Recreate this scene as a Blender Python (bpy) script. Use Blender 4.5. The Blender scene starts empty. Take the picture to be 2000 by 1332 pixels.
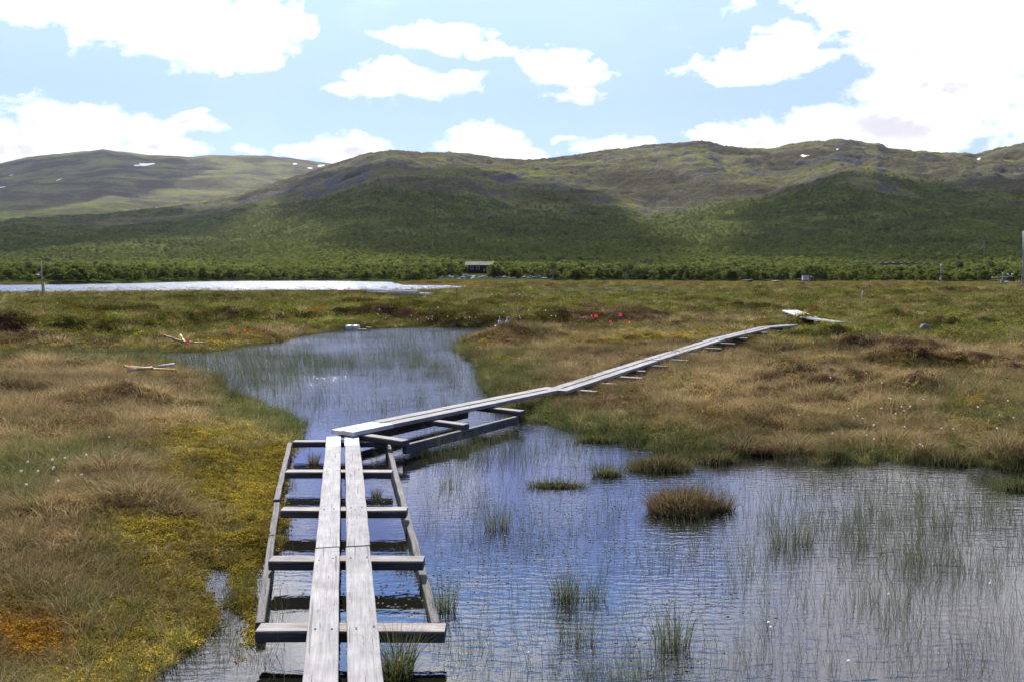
import bpy, bmesh, math, random
import numpy as np
from mathutils import Vector, Matrix

# ------------------------------------------------------------------ camera, world, sun
sc = bpy.context.scene
FPX, CX, CY, HOR = 1700.0, 1000.0, 666.0, 536.0
CAMZ = 1.9
TH = math.atan((CY - HOR) / FPX)
cam_d = bpy.data.cameras.new("camera")
cam = bpy.data.objects.new("camera", cam_d)
sc.collection.objects.link(cam)
cam.location = (0, 0, CAMZ)
cam.rotation_euler = (math.pi / 2 - TH, 0, 0)
cam_d.sensor_fit = 'HORIZONTAL'
cam_d.sensor_width = 36.0
cam_d.lens = 36.0 * FPX / 2000.0
cam_d.clip_start = 0.05
cam_d.clip_end = 40000
sc.camera = cam

SUN_AZ, SUN_EL = math.radians(-14), math.radians(42)      # azimuth from +Y, positive to the right
EXPOSURE = 0.7
SKY_STRENGTH = 0.15
CLOUD_STRENGTH = 1.6
SUN_STRENGTH = 5.0
sc.view_settings.view_transform = 'Standard'
sc.view_settings.look = 'None'
sc.view_settings.exposure = EXPOSURE
sc.view_settings.gamma = 1
sun_d = bpy.data.lights.new("sun", 'SUN')
sun_d.energy = SUN_STRENGTH
sun_d.angle = math.radians(0.6)
sun_d.color = (1.0, 0.95, 0.88)
sun = bpy.data.objects.new("sun", sun_d)
sc.collection.objects.link(sun)
sdir = Vector((math.sin(SUN_AZ) * math.cos(SUN_EL), math.cos(SUN_AZ) * math.cos(SUN_EL), math.sin(SUN_EL)))
sun.rotation_euler = (-sdir).to_track_quat('-Z', 'Y').to_euler()
sun.location = (0, 0, 50)


def pix_dir(px, py):
    u = (px - CX) / FPX
    v = (py - CY) / FPX
    return (u, math.cos(TH) - v * math.sin(TH), -math.sin(TH) - v * math.cos(TH))


class NT:
    def __init__(self, tree):
        self.t = tree
        tree.nodes.clear()

    def n(self, kind, **kw):
        nd = self.t.nodes.new(kind)
        for k, v in kw.items():
            if k == 'inp':
                for s, val in v.items():
                    if hasattr(val, 'is_linked') or isinstance(val, bpy.types.NodeSocket):
                        self.t.links.new(val, nd.inputs[s])
                    else:
                        nd.inputs[s].default_value = val
            else:
                setattr(nd, k, v)
        return nd

    def math(self, op, a, b=0.0, c=0.0, clamp=False):
        nd = self.n('ShaderNodeMath', operation=op, use_clamp=clamp, inp={0: a, 1: b, 2: c})
        return nd.outputs[0]

    def vm(self, op, a, b=(0, 0, 0)):
        nd = self.n('ShaderNodeVectorMath', operation=op, inp={0: a, 1: b})
        return nd.outputs['Value'] if op in ('LENGTH', 'DOT_PRODUCT') else nd.outputs[0]

    def noise(self, vec, scale, detail=4.0, rough=0.55, dist=0.0):
        nd = self.n('ShaderNodeTexNoise', inp={'Scale': scale, 'Detail': detail, 'Roughness': rough, 'Distortion': dist})
        if vec is not None:
            self.t.links.new(vec, nd.inputs['Vector'])
        return nd

    def map(self, v, a, b, c=0.0, d=1.0, smooth=False):
        nd = self.n('ShaderNodeMapRange', inp={0: v, 1: a, 2: b, 3: c, 4: d})
        nd.clamp = True
        if smooth:
            nd.interpolation_type = 'SMOOTHSTEP'
        return nd.outputs[0]

    def mix(self, f, a, b, blend='MIX'):
        nd = self.n('ShaderNodeMix', data_type='RGBA', blend_type=blend, inp={0: f, 6: a, 7: b})
        return nd.outputs[2]

    def link(self, a, b):
        self.t.links.new(a, b)


# clouds as soft lobes on the sky sphere: (azimuth/elevation taken from where they stand over the hills)
CLOUDS = [(340, 50, 270, 75, 1.1), (110, 15, 200, 45, .9), (455, 118, 110, 36, .9), (560, 40, 95, 50, .9), (250, 0, 280, 60, .9),
          (120, 250, 150, 60, 1.2), (270, 258, 130, 42, 1.0), (375, 244, 60, 26, .9), (40, 290, 120, 50, 1.2), (320, 292, 120, 28, .9), (462, 293, 45, 17, .9),
          (850, 72, 130, 34, 1), (930, 98, 70, 22, .8), (780, 165, 140, 42, 1.05), (880, 162, 80, 28, .8), (665, 186, 55, 18, .8),
          (1085, 140, 90, 58, 1), (1150, 148, 80, 28, .8), (1110, 190, 80, 18, .6),
          (1475, 118, 140, 48, 1.1), (1400, 130, 75, 30, .9), (1570, 128, 70, 24, .8), (1430, 158, 70, 12, .7),
          (1850, 190, 215, 108, 1.2), (1740, 248, 250, 66, 1.1), (1510, 275, 170, 42, 1.1), (1980, 70, 150, 80, .8), (1400, 262, 80, 22, .8), (1640, 12, 120, 40, .8), (1830, -20, 230, 50, .55),
          (690, 305, 100, 36, 1.1), (940, 285, 110, 40, 1.2), (1010, 300, 90, 32, 1), (590, 298, 70, 18, .8), (1180, 292, 90, 26, .9), (1240, 292, 60, 20, .8), (1120, 270, 40, 12, .7),
          (1900, -140, 420, 230, 1.7), (2300, 0, 400, 350, 1.2), (430, -210, 260, 150, 1.6), (930, -315, 330, 110, 1.6), (1750, -330, 600, 190, 1.5), (1300, -420, 500, 130, 1), (300, -450, 500, 150, 1)]

world = bpy.data.worlds.new("World")
sc.world = world
world.use_nodes = True
w = NT(world.node_tree)
tc = w.n('ShaderNodeTexCoord')
gen = tc.outputs['Generated']
sep = w.n('ShaderNodeSeparateXYZ', inp={0: gen})
az = w.math('ARCTAN2', sep.outputs[0], sep.outputs[1])
el = w.math('ARCSINE', sep.outputs[2])
stretch = w.vm('MULTIPLY', gen, (1.0, 1.0, 1.7))
n_w = w.noise(stretch, 9.0, 5.0, 0.6)
wv = w.vm('SUBTRACT', n_w.outputs['Color'], (0.5, 0.5, 0.5))
wv = w.vm('MULTIPLY', wv, (0.075, 0.045, 0.0))
ae = w.n('ShaderNodeCombineXYZ', inp={0: az, 1: el, 2: 0.0}).outputs[0]
aed = w.vm('ADD', ae, wv)
field = None
for (px, py, rx, ry, wt) in CLOUDS:
    d = Vector(pix_dir(px, py)).normalized()
    a0, e0 = math.atan2(d.x, d.y), math.asin(d.z)
    dv = w.vm('SUBTRACT', aed, (a0, e0, 0))
    dv = w.vm('MULTIPLY', dv, (FPX / rx, FPX / ry, 0))
    ln = w.vm('LENGTH', dv)
    val = w.math('MULTIPLY', w.math('SUBTRACT', 0.92, ln), wt)
    field = val if field is None else w.math('MAXIMUM', field, val)
n_c = w.noise(stretch, 22.0, 9.0, 0.62, 0.25)
n_b = w.noise(stretch, 6.0, 5.0, 0.55)
fieldc = w.math('MAXIMUM', field, -0.6)
fn = w.math('ADD', fieldc, w.math('MULTIPLY', w.math('SUBTRACT', n_c.outputs[0], 0.52), 1.9))
# broken cloud over the rest of the sky, away from the lobes
behind = w.map(sep.outputs[1], 0.1, -0.3)
gen_f = w.math('SUBTRACT', w.math('MULTIPLY', n_b.outputs[0], 3.0), 2.5)
fn = w.math('MAXIMUM', fn, w.math('MULTIPLY', w.math('ADD', gen_f, n_c.outputs[0]), behind))
cden = w.map(fn, -0.14, 0.72, 0, 1, True)
cden = w.math('MAXIMUM', cden, w.map(n_b.outputs[0], .3, .7, .0, .10))
thick = w.map(fieldc, 0.30, 0.85, 0, 1, True)
shade_n = w.map(w.math('ADD', w.math('MULTIPLY', n_b.outputs[0], .6), w.math('MULTIPLY', n_c.outputs[0], .4)), 0.38, 0.54, 0, 1, True)
ccol = w.mix(w.math('MULTIPLY', thick, shade_n), (1.0, 1.0, 1.0, 1), (0.46, 0.45, 0.49, 1))
greyc = w.math('MULTIPLY', w.map(az, math.radians(9), math.radians(18)), w.map(el, math.radians(15.5), math.radians(20)))
ccol = w.mix(greyc, ccol, w.mix(w.map(w.math('ADD', w.math('MULTIPLY', n_c.outputs[0], .5), w.math('MULTIPLY', n_b.outputs[0], .5)), .42, .58), (.26, .255, .31, 1), (.68, .67, .72, 1)))
sky = w.n('ShaderNodeTexSky', sky_type='NISHITA', sun_disc=False, sun_elevation=SUN_EL, sun_rotation=SUN_AZ,
          altitude=350.0, air_density=0.7, dust_density=0.0, ozone_density=4.0)
ramp = w.n('ShaderNodeValToRGB', inp={0: w.map(el, 0.0, math.radians(60))})
cr = ramp.color_ramp
stops = [(4, (.56, .485, .62)), (12, (.86, .71, 1.0)), (17.8, (1.0, .88, 1.25)), (20.5, (1.6, 2.3, 2.75)), (28, (1.5, 2.7, 3.5)), (40, (.85, .80, .80))]
while len(cr.elements) < len(stops): cr.elements.new(.5)
for e_, (dg, c_) in zip(cr.elements, stops):
    e_.position = dg / 60; e_.color = (c_[0] / 4, c_[1] / 4, c_[2] / 4, 1)
back = w.map(sep.outputs[1], -.3, .3, 1.5, 4.0)
skc = w.vm('MULTIPLY', w.vm('MULTIPLY', sky.outputs[0], ramp.outputs[0]), w.n('ShaderNodeCombineXYZ', inp={0: back, 1: back, 2: back}).outputs[0])
bg_sky = w.n('ShaderNodeBackground', inp={0: skc, 1: SKY_STRENGTH})
cst = w.math('MULTIPLY', w.map(el, math.radians(11), math.radians(22), CLOUD_STRENGTH * .72, CLOUD_STRENGTH * 2.3), w.map(sep.outputs[1], -.3, .3, .45, 1.0))
bg_cl = w.n('ShaderNodeBackground', inp={0: ccol, 1: cst})
mx = w.n('ShaderNodeMixShader', inp={0: cden, 1: bg_sky.outputs[0], 2: bg_cl.outputs[0]})
wo = w.n('ShaderNodeOutputWorld', inp={0: mx.outputs[0]})

sc.cycles.use_denoising = True
sc.cycles.max_bounces = 6
sc.cycles.diffuse_bounces = 2
sc.cycles.glossy_bounces = 3
sc.cycles.transmission_bounces = 3
sc.cycles.transparent_max_bounces = 8
sc.cycles.sample_clamp_indirect = 6
sc.cycles.caustics_reflective = False

RNG = np.random.default_rng(7)
random.seed(7)


# ------------------------------------------------------------------ numeric helpers
def P(px, py, z):
    dx, dy, dz = pix_dir(px, py)
    t = (z - CAMZ) / dz
    return Vector((dx * t, dy * t, z))


def PY(px, py, dist):
    dx, dy, dz = pix_dir(px, py)
    t = dist / dy
    return Vector((dx * t, dist, CAMZ + dz * t))


def project(x, y, z):
    yy = y * math.cos(TH) - (z - CAMZ) * math.sin(TH)
    zz = y * math.sin(TH) + (z - CAMZ) * math.cos(TH)
    yy = np.maximum(yy, 0.5)
    return CX + FPX * x / yy, CY - FPX * zz / yy


def _hash(ix, iy, seed):
    h = (ix.astype(np.int64) * 374761393 + iy.astype(np.int64) * 668265263 + seed * 974634777) & 0x7fffffff
    h = ((h ^ (h >> 13)) * 1274126177) & 0x7fffffff
    h = h ^ (h >> 16)
    return (h & 0xffff) / 65535.0


def vnoise(x, y, seed=0):
    x = np.asarray(x, float); y = np.asarray(y, float)
    ix = np.floor(x); iy = np.floor(y)
    fx = x - ix; fy = y - iy
    fx = fx * fx * fx * (fx * (fx * 6 - 15) + 10); fy = fy * fy * fy * (fy * (fy * 6 - 15) + 10)
    a = _hash(ix, iy, seed); b = _hash(ix + 1, iy, seed)
    c = _hash(ix, iy + 1, seed); d = _hash(ix + 1, iy + 1, seed)
    return (a * (1 - fx) + b * fx) * (1 - fy) + (c * (1 - fx) + d * fx) * fy


def fbm(x, y, scale, octs=4, seed=0, gain=0.5):
    x = np.asarray(x, float); y = np.asarray(y, float)
    v = 0.0; a = 1.0; tot = 0.0; f = 1.0 / scale
    ca, sa = math.cos(0.6), math.sin(0.6)
    for o in range(octs):
        v = v + a * (vnoise(x * f, y * f, seed + o * 17) - 0.5)
        tot += a; a *= gain; f *= 2.03
        x, y = x * ca - y * sa, x * sa + y * ca
    return v / tot * 2.0                    # about -1..1


def sstep(a, b, v):
    t = np.clip((v - a) / (b - a), 0, 1)
    return t * t * (3 - 2 * t)


def poly_px(pts, z=0.0):
    return np.array([[P(a, b, z).x, P(a, b, z).y] for a, b in pts])


def sdf(poly, x, y):
    """signed distance to a closed polygon, positive outside"""
    out = np.full(x.shape, 1e18)
    ins = np.zeros(x.shape, bool)
    n = len(poly)
    for i in range(n):
        ax, ay = poly[i]; bx, by = poly[(i + 1) % n]
        ex, ey = bx - ax, by - ay
        wx, wy = x - ax, y - ay
        t = np.clip((wx * ex + wy * ey) / (ex * ex + ey * ey + 1e-12), 0, 1)
        out = np.minimum(out, (wx - ex * t) ** 2 + (wy - ey * t) ** 2)
        c = ((ay > y) != (by > y))
        with np.errstate(divide='ignore', invalid='ignore'):
            xi = ax + (y - ay) * ex / (ey if ey != 0 else 1e-12)
        ins ^= c & (x < xi)
    return np.sqrt(out) * np.where(ins, -1, 1)


POND = poly_px([(560, 1700), (505, 1290), (512, 1255), (500, 1180), (522, 1110), (528, 1080), (543, 1020), (550, 950), (560, 900), (576, 862),
                (594, 850), (588, 825), (545, 808), (500, 795), (455, 778), (430, 755), (400, 735), (330, 706), (230, 703), (100, 697), (-150, 700),
                (-150, 686), (60, 686), (200, 688), (300, 690), (400, 688), (480, 676), (540, 668), (600, 655), (660, 647), (700, 643),
                (800, 640), (900, 639), (975, 641), (985, 646), (940, 656), (905, 668), (898, 690), (930, 715), (948, 745), (950, 778),
                (985, 800), (1022, 815), (1080, 828), (1150, 850), (1215, 866), (1280, 880), (1330, 889), (1400, 890), (1450, 884),
                (1520, 879), (1600, 880), (1700, 888), (1800, 890), (1850, 898), (1920, 903), (2000, 912), (2300, 930), (3200, 1100), (3200, 1700)])
CHAN = poly_px([(388, 1120), (420, 1112), (462, 1118), (470, 1150), (484, 1200), (500, 1232), (508, 1270), (520, 1296), (600, 1300), (640, 1700), (230, 1700),
                (325, 1340), (352, 1307), (400, 1282), (434, 1234), (443, 1193), (404, 1171)])
LAKE = poly_px([(-900, 560), (0, 557), (100, 556.5), (270, 554), (350, 551.5), (450, 549.5), (640, 549), (745, 551), (770, 557), (850, 558.5), (890, 560),
                (893, 563), (870, 566), (820, 569), (720, 573), (400, 577), (0, 580), (-900, 584)])
BANK = poly_px([(-900, 680), (0, 668), (130, 661), (250, 664), (330, 655), (400, 641), (480, 637), (560, 640), (660, 631), (760, 629), (900, 633),
                (1000, 639), (1100, 637), (1250, 640), (1400, 628), (1500, 619), (1700, 622), (2000, 622), (3000, 640), (6000, 540.5), (-5000, 540.5)], 0.1)

# hummocks: (px, py, rx m, ry m, height m)
HUMMOCKS = [(235, 775, .75, .45, .22), (350, 778, .5, .3, .1), (1540, 755, .9, .45, .34), (1600, 775, .8, .4, .22), (1655, 765, .35, .3, .22), (1780, 718, .9, .4, .33),
            (1890, 715, .8, .4, .25), (1765, 768, .9, .4, .25), (1965, 735, .4, .3, .22), (1690, 682, 1.2, .5, .3), (1770, 688, 1.0, .4, .25), (1500, 648, .9, .4, .25),
            (980, 660, .9, .45, .32), (1545, 870, .5, .3, .2), (1640, 868, .45, .35, .22), (1740, 862, .5, .3, .2), (1800, 878, .35, .25, .18), (1960, 870, .4, .35, .24), (1590, 855, .4, .3, .18), (1860, 880, .3, .25, .16),
            (1450, 850, .5, .3, .14), (1330, 860, .5, .3, .12), (210, 905, .45, .28, .13), (250, 950, .5, .3, .12), (110, 990, .4, .25, .13), (60, 760, .6, .4, .14),
            (440, 1020, .5, .2, .07), (380, 880, .5, .3, .08), (300, 860, .4, .25, .07), (40, 1060, .3, .2, .1), (1430, 800, .6, .35, .12), (1250, 805, .5, .3, .08),
            (1840, 640, 1.2, .7, .35), (1920, 636, 1.0, .6, .3), (1620, 655, 1.0, .5, .25), (1740, 625, 1.4, .8, .35), (1590, 638, .8, .5, .25), (1480, 612, 2.6, .9, .4), (1800, 562, 3, 2, .5), (1850, 577, 4, 2, .5), (1340, 600, 3, 1, .3), (700, 612, 1.2, .5, .3)]
HUM = [(P(a, b, .2).x, P(a, b, .2).y, rx, ry, h) for a, b, rx, ry, h in HUMMOCKS]
CABIN_Y = 236.0
CABX = (937 - CX) / FPX * CABIN_Y

RIDGE = [(-900, 380), (-300, 400), (0, 436), (200, 426), (400, 402), (470, 388), (510, 373), (560, 362), (600, 350), (640, 335), (680, 320), (720, 308), (770, 300), (820, 305), (880, 305), (960, 317), (1010, 321), (1050, 320),
         (1130, 312), (1200, 303), (1260, 293), (1320, 289), (1370, 284), (1385, 286), (1410, 294), (1460, 299), (1510, 299), (1540, 291), (1590, 285), (1640, 280), (1665, 283), (1690, 289),
         (1700, 290), (1712, 289), (1735, 298), (1800, 305), (1905, 310), (1940, 301), (2000, 291), (2100, 280), (2400, 300), (3000, 330)]
RX = np.array([a for a, b in RIDGE], float); RYY = np.array([b for a, b in RIDGE], float)
PR = np.array([250, 400, 520, 700, 900, 1150, 1400, 1700, 2000, 2300, 2500, 2700, 3100, 4000.])
PT = np.array([0, .075, .13, .2, .31, .46, .60, .75, .87, .97, 1.0, 1.0, 0.9, .55])
RIDGE2 = [(-900, 350), (-200, 340), (0, 322), (60, 309), (130, 301), (170, 297), (205, 292), (240, 297), (290, 304), (350, 306), (370, 308), (400, 304), (440, 303), (520, 305), (570, 309), (620, 317), (680, 323), (760, 335), (900, 350), (1200, 370), (3000, 380)]
SPURS = [(1690, 1450, 110, 260, 34), (1560, 1250, 120, 200, 12), (850, 1450, 200, 220, 30), (760, 1900, 120, 200, 22), (1020, 1700, 160, 150, 24), (1180, 1100, 100, 160, -12), (1290, 1350, 90, 300, -20),
         (1900, 1750, 80, 200, 26), (620, 1250, 90, 220, 16), (420, 900, 120, 200, -6), (1450, 1900, 150, 120, 16), (1880, 1000, 120, 250, 12), (680, 900, 120, 120, 8), (1130, 1950, 90, 120, 14)]


def hill_h(x, y):
    yy = np.maximum(y, 1.0)
    r = np.sqrt(x * x + y * y)
    px = CX + FPX * (x / yy) / 1.0 * 0.997 * 1.012
    yr = np.interp(px, RX, RYY)
    t = np.interp(r, PR, PT)
    t = t + 0.0
    y0 = 539.5
    pyv = y0 - (y0 - yr) * t
    v = (pyv - CY) / FPX
    tan_e = (-math.sin(TH) - v * math.cos(TH)) / (math.cos(TH) - v * math.sin(TH))
    z = CAMZ + yy * tan_e
    amp = sstep(350, 1200, r) * (1 - 0.65 * sstep(2000, 2450, r))
    z = z + amp * 16 * fbm(x, y, 330, 4, 5) + amp * 5 * fbm(x, y, 90, 3, 9)
    z = z + sstep(800, 2200, r) * (11.0 * (1 - 2 * np.abs(fbm(x, y, 90, 4, 13, .6))) + 4.0 * (1 - 2 * np.abs(fbm(x, y, 26, 3, 15, .6))))
    for (sx, sr, wx, wr, a) in SPURS:
        z = z + a * np.exp(-((px - sx) / wx) ** 2 - ((r - sr) / wr) ** 2)
    return z


def ground_h(x, y, micro=True):
    x = np.asarray(x, float); y = np.asarray(y, float)
    wx = x + 0.18 * fbm(x, y, 1.3, 3, 31); wy = y + 0.22 * fbm(x, y, 1.1, 3, 37)
    sd = np.minimum(sdf(POND, wx, wy), sdf(CHAN, wx, wy))
    px, py = project(x, y, np.full(x.shape, .1))
    left = sstep(680, 560, px)                                   # the soft moss bank on the left
    nearleft = left * sstep(700, 800, py)
    width = 0.55 + 1.6 * nearleft + 0.5 * sstep(720, 660, py)
    top = 0.20 + 0.05 * left
    land = top * (1 - np.exp(-np.maximum(sd, 0) / width)) + 0.012 * (sd > 0)
    land = np.where(sd < 0, np.maximum(-0.45, sd * 0.55), land)
    low = np.exp(-((px - 180) / 330) ** 2 - ((py - 720) / 36) ** 2)
    land = np.where(sd > 0, land * (1 - .72 * low), land)
    landw = sstep(0.0, 0.5, sd) * (1 - .6 * low)
    rough = 0.10 * fbm(x, y, 1.6, 4, 3) + 0.05 * fbm(x, y, 0.5, 3, 4)
    land = land + landw * rough * (0.6 + 0.8 * (1 - nearleft))
    land = land + sstep(-.3, .3, sd) * (1 - landw) * 0.035 * fbm(x, y, .25, 3, 41)
    bx = x + 0.5 * fbm(x, y, 2.5, 3, 51); by = y + 0.7 * fbm(x, y, 2.2, 3, 53)
    sb = -sdf(BANK, bx, by)
    leftbank = sstep(1350, 1050, px)
    bank = (0.40 * leftbank + 0.16 * (1 - leftbank)) * sstep(-0.1, 0.9 + 4 * (1 - leftbank), sb) * (1 - .35 * sstep(4, 14, sb) * leftbank)
    r = np.sqrt(x * x + y * y)
    land = land + bank * (1 + 0.5 * fbm(x, y, 3.0, 3, 57))
    land = land + sstep(20, 40, r) * 0.16 * fbm(x, y, 6.0, 4, 59) * (sd > 0) + sstep(14, 26, r) * landw * .16 * np.maximum(fbm(x, y, 1.8, 3, 65), -.2)
    hwx = .35 * fbm(x, y, .7, 3, 67); hwy = .30 * fbm(x, y, .6, 3, 69)
    for hx, hy, rx, ry, h in HUM:
        h = h * (1.05 if hy > 12 else .75); ry = ry * .85
        d2 = ((x - hx + hwx) / rx) ** 2 + ((y - hy + hwy) / ry) ** 2
        land = land + h * np.exp(-d2 * 1.2) * (1 + 0.35 * fbm(x, y, .3, 2, 61))
    sl = sdf(LAKE, x + 1.5 * fbm(x, y, 9, 3, 71), y + 2 * fbm(x, y, 9, 3, 73))
    land = np.where((sl < 4), np.minimum(land, -0.25 + 0.75 * sstep(0, 4, sl)), land)
    cap = 1.9 - 0.0208 * r
    k = sstep(42, 60, r) * sstep(1010, 900, px) * (r < 170)
    land = land * (1 - k) + np.minimum(land, np.maximum(cap, .08) + 0.03 * fbm(x, y, 2., 3, 63)) * k
    # beyond the lake and the bog the ground lifts into the hills
    land = land + 0.8 * sstep(160, 250, r) * sstep(2, 14, sl)
    land = land + 0.9 * np.exp(-(((x - CABX) / 17) ** 2 + ((y - CABIN_Y) / 16) ** 2))
    hh = hill_h(x, y)
    land = np.where((r > 250) & (sl > 2), np.maximum(hh, land * (1 - sstep(250, 300, r)) + hh * sstep(250, 300, r)) * sstep(2, 30, sl) + .15 * (1 - sstep(2, 30, sl)), land)
    return land, sd, px, py, sb


def gz(x, y):
    return float(ground_h(np.array([float(x)]), np.array([float(y)]))[0][0])


def on_ground(px, py, it=8):
    """where the sight line through a point of the photograph meets the ground"""
    z = 0.3
    for _ in range(it):
        p = P(px, py, z)
        z = max(gz(p.x, p.y), 0.0)
    p = P(px, py, z)
    return Vector((p.x, p.y, z))


# ------------------------------------------------------------------ object helpers
col = sc.collection


def tag(o, label=None, cat=None, group=None, kind=None):
    if label: o['label'] = label
    if cat: o['category'] = cat
    if group: o['group'] = group
    if kind: o['kind'] = kind
    return o


def mesh_np(name, verts, faces, mat, smooth=True, attrs=None):
    """faces: (n,3) or (n,4) int array"""
    me = bpy.data.meshes.new(name)
    verts = np.asarray(verts, np.float32); faces = np.asarray(faces, np.int32)
    k = faces.shape[1]
    me.vertices.add(len(verts)); me.vertices.foreach_set('co', verts.ravel())
    me.loops.add(faces.size); me.loops.foreach_set('vertex_index', faces.ravel())
    me.polygons.add(len(faces))
    me.polygons.foreach_set('loop_start', np.arange(0, faces.size, k, dtype=np.int32))
    me.polygons.foreach_set('use_smooth', np.full(len(faces), smooth))
    for an, arr in (attrs or {}).items():
        arr = np.asarray(arr, np.float32)
        if arr.ndim == 1:
            a = me.attributes.new(an, 'FLOAT', 'POINT'); a.data.foreach_set('value', arr)
        else:
            c4 = np.ones((len(arr), 4), np.float32); c4[:, :3] = arr
            a = me.attributes.new(an, 'FLOAT_COLOR', 'POINT'); a.data.foreach_set('color', c4.ravel())
    me.update(calc_edges=True)
    if mat: me.materials.append(mat)
    return me


def link(name, me, parent=None, loc=None):
    o = bpy.data.objects.new(name, me)
    col.objects.link(o)
    if parent: o.parent = parent
    if loc is not None: o.location = loc
    return o


def empty(name, loc, label, cat, group=None):
    o = bpy.data.objects.new(name, None)
    o.empty_display_size = 0.1
    o.location = loc
    col.objects.link(o)
    return tag(o, label, cat, group)


def bm_obj(name, bm, mat, parent=None, loc=None, smooth=False):
    me = bpy.data.meshes.new(name)
    bm.to_mesh(me); bm.free()
    me.materials.append(mat)
    if smooth:
        me.polygons.foreach_set('use_smooth', np.full(len(me.polygons), True))
    return link(name, me, parent, loc)


def copy_tree(o, parent=None):
    c = o.copy(); col.objects.link(c)
    if parent: c.parent = parent
    for ch in [k for k in col.objects if k.parent == o]:
        copy_tree(ch, c)
    return c


def mat_new(name):
    m = bpy.data.materials.new(name)
    m.use_nodes = True
    return m, NT(m.node_tree)


def princ(nt, color, rough=0.8, normal=None, spec=0.3, **kw):
    inp = {'Base Color': color, 'Roughness': rough, 'Specular IOR Level': spec}
    inp.update(kw)
    p = nt.n('ShaderNodeBsdfPrincipled', inp=inp)
    if normal is not None: nt.link(normal, p.inputs['Normal'])
    nt.n('ShaderNodeOutputMaterial', inp={0: p.outputs[0]})
    return p


def flat_mat(name, rgb, rough=0.6, nscale=30, var=0.25, spec=0.3):
    m, t = mat_new(name)
    tcd = t.n('ShaderNodeTexCoord')
    nz = t.noise(tcd.outputs['Object'], nscale, 4)
    f = t.map(nz.outputs[0], .3, .7, 1 - var, 1 + var * .5)
    c = t.mix(1.0, (*rgb, 1), t.n('ShaderNodeCombineColor', inp={0: f, 1: f, 2: f}).outputs[0], 'MULTIPLY')
    princ(t, c, rough, spec=spec)
    return m


# ------------------------------------------------------------------ what grows where
PAL = {  # real albedos of the covers
    'M': (0.175, 0.145, 0.028), 'O': (0.24, 0.135, 0.020), 'D': (0.165, 0.115, 0.068), 'G': (0.060, 0.080, 0.026),
    'S': (0.090, 0.086, 0.020), 'H': (0.060, 0.036, 0.024), 'W': (0.085, 0.110, 0.075), 'P': (0.030, 0.022, 0.017)}
KEYS = 'MODGSHWP'
BLOBS = {
    'M': [(420, 1010, 220, 190, 1.6), (300, 1260, 220, 120, 1.0), (470, 900, 110, 60, 1.0), (520, 1200, 60, 140, 1.2), (90, 1290, 140, 40, .9), (320, 700, 260, 16, .9), (450, 672, 150, 12, .8),
          (1200, 700, 200, 60, .10), (1500, 650, 250, 30, .4), (1900, 805, 40, 12, 1.2), (1300, 870, 200, 20, .4)],
    'O': [(50, 1235, 150, 60, 1.7), (150, 1110, 110, 30, 1.0), (230, 1010, 60, 20, .5), (330, 880, 60, 14, .4), (1640, 680, 60, 10, 1.0), (1565, 682, 30, 8, .9), (1440, 835, 120, 16, .6), (1110, 640, 80, 8, .6), (1880, 700, 50, 8, .6), (1050, 665, 60, 10, .5), (1820, 750, 30, 8, .7)],
    'D': [(200, 800, 330, 90, 1.1), (60, 1050, 130, 120, .9), (250, 950, 120, 50, 1.1), (180, 740, 260, 40, 1.0), (1650, 770, 450, 90, .75), (1350, 780, 300, 60, .5), (1150, 730, 160, 60, .7), (1700, 860, 350, 24, .7), (1350, 640, 120, 14, .8), (540, 655, 140, 10, .7), (1800, 600, 300, 20, .4)],
    'G': [(120, 692, 260, 9, 1.6), (330, 705, 160, 14, 1.0), (150, 905, 130, 50, .8), (380, 765, 150, 30, 1.1), (500, 850, 90, 40, .8), (330, 1150, 150, 150, .8), (350, 1300, 120, 60, .8), (30, 950, 60, 80, .7), (1000, 740, 80, 60, .9), (1150, 830, 160, 26, 1.1), (1850, 870, 200, 25, 1.0), (1440, 870, 250, 18, .8), (560, 800, 60, 30, .8)],
    'S': [(240, 770, 90, 16, 1.6), (120, 652, 330, 20, 1.8), (700, 622, 400, 14, 1.4), (1400, 608, 220, 12, 1.6), (1600, 665, 120, 26, 1.0), (1850, 650, 260, 26, 1.1), (1240, 600, 200, 16, .8), (1900, 690, 150, 18, .8), (1000, 590, 1200, 16, .5), (1540, 748, 60, 12, 1.0)],
    'H': [(1780, 715, 70, 18, 1.6), (1600, 770, 110, 22, 1.2), (1760, 768, 70, 14, 1.4), (1700, 682, 70, 12, 1.2), (1900, 716, 60, 12, 1.2), (1840, 642, 60, 8, 1.3), (980, 658, 60, 12, 1.6), (700, 626, 280, 7, 1.4), (1560, 640, 50, 8, 1.1), (300, 762, 40, 8, 1.4), (60, 668, 300, 6, 1.2), (1240, 628, 120, 10, .9), (700, 606, 20, 5, 1.2), (1760, 700, 300, 40, .4)],
    'W': [(1180, 574, 260, 9, 2.6), (1570, 613, 80, 7, 1.4), (700, 574, 260, 6, 1.0), (1850, 590, 150, 6, .8), (1600, 575, 60, 4, 1.0)],
    'P': [],
}


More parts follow.
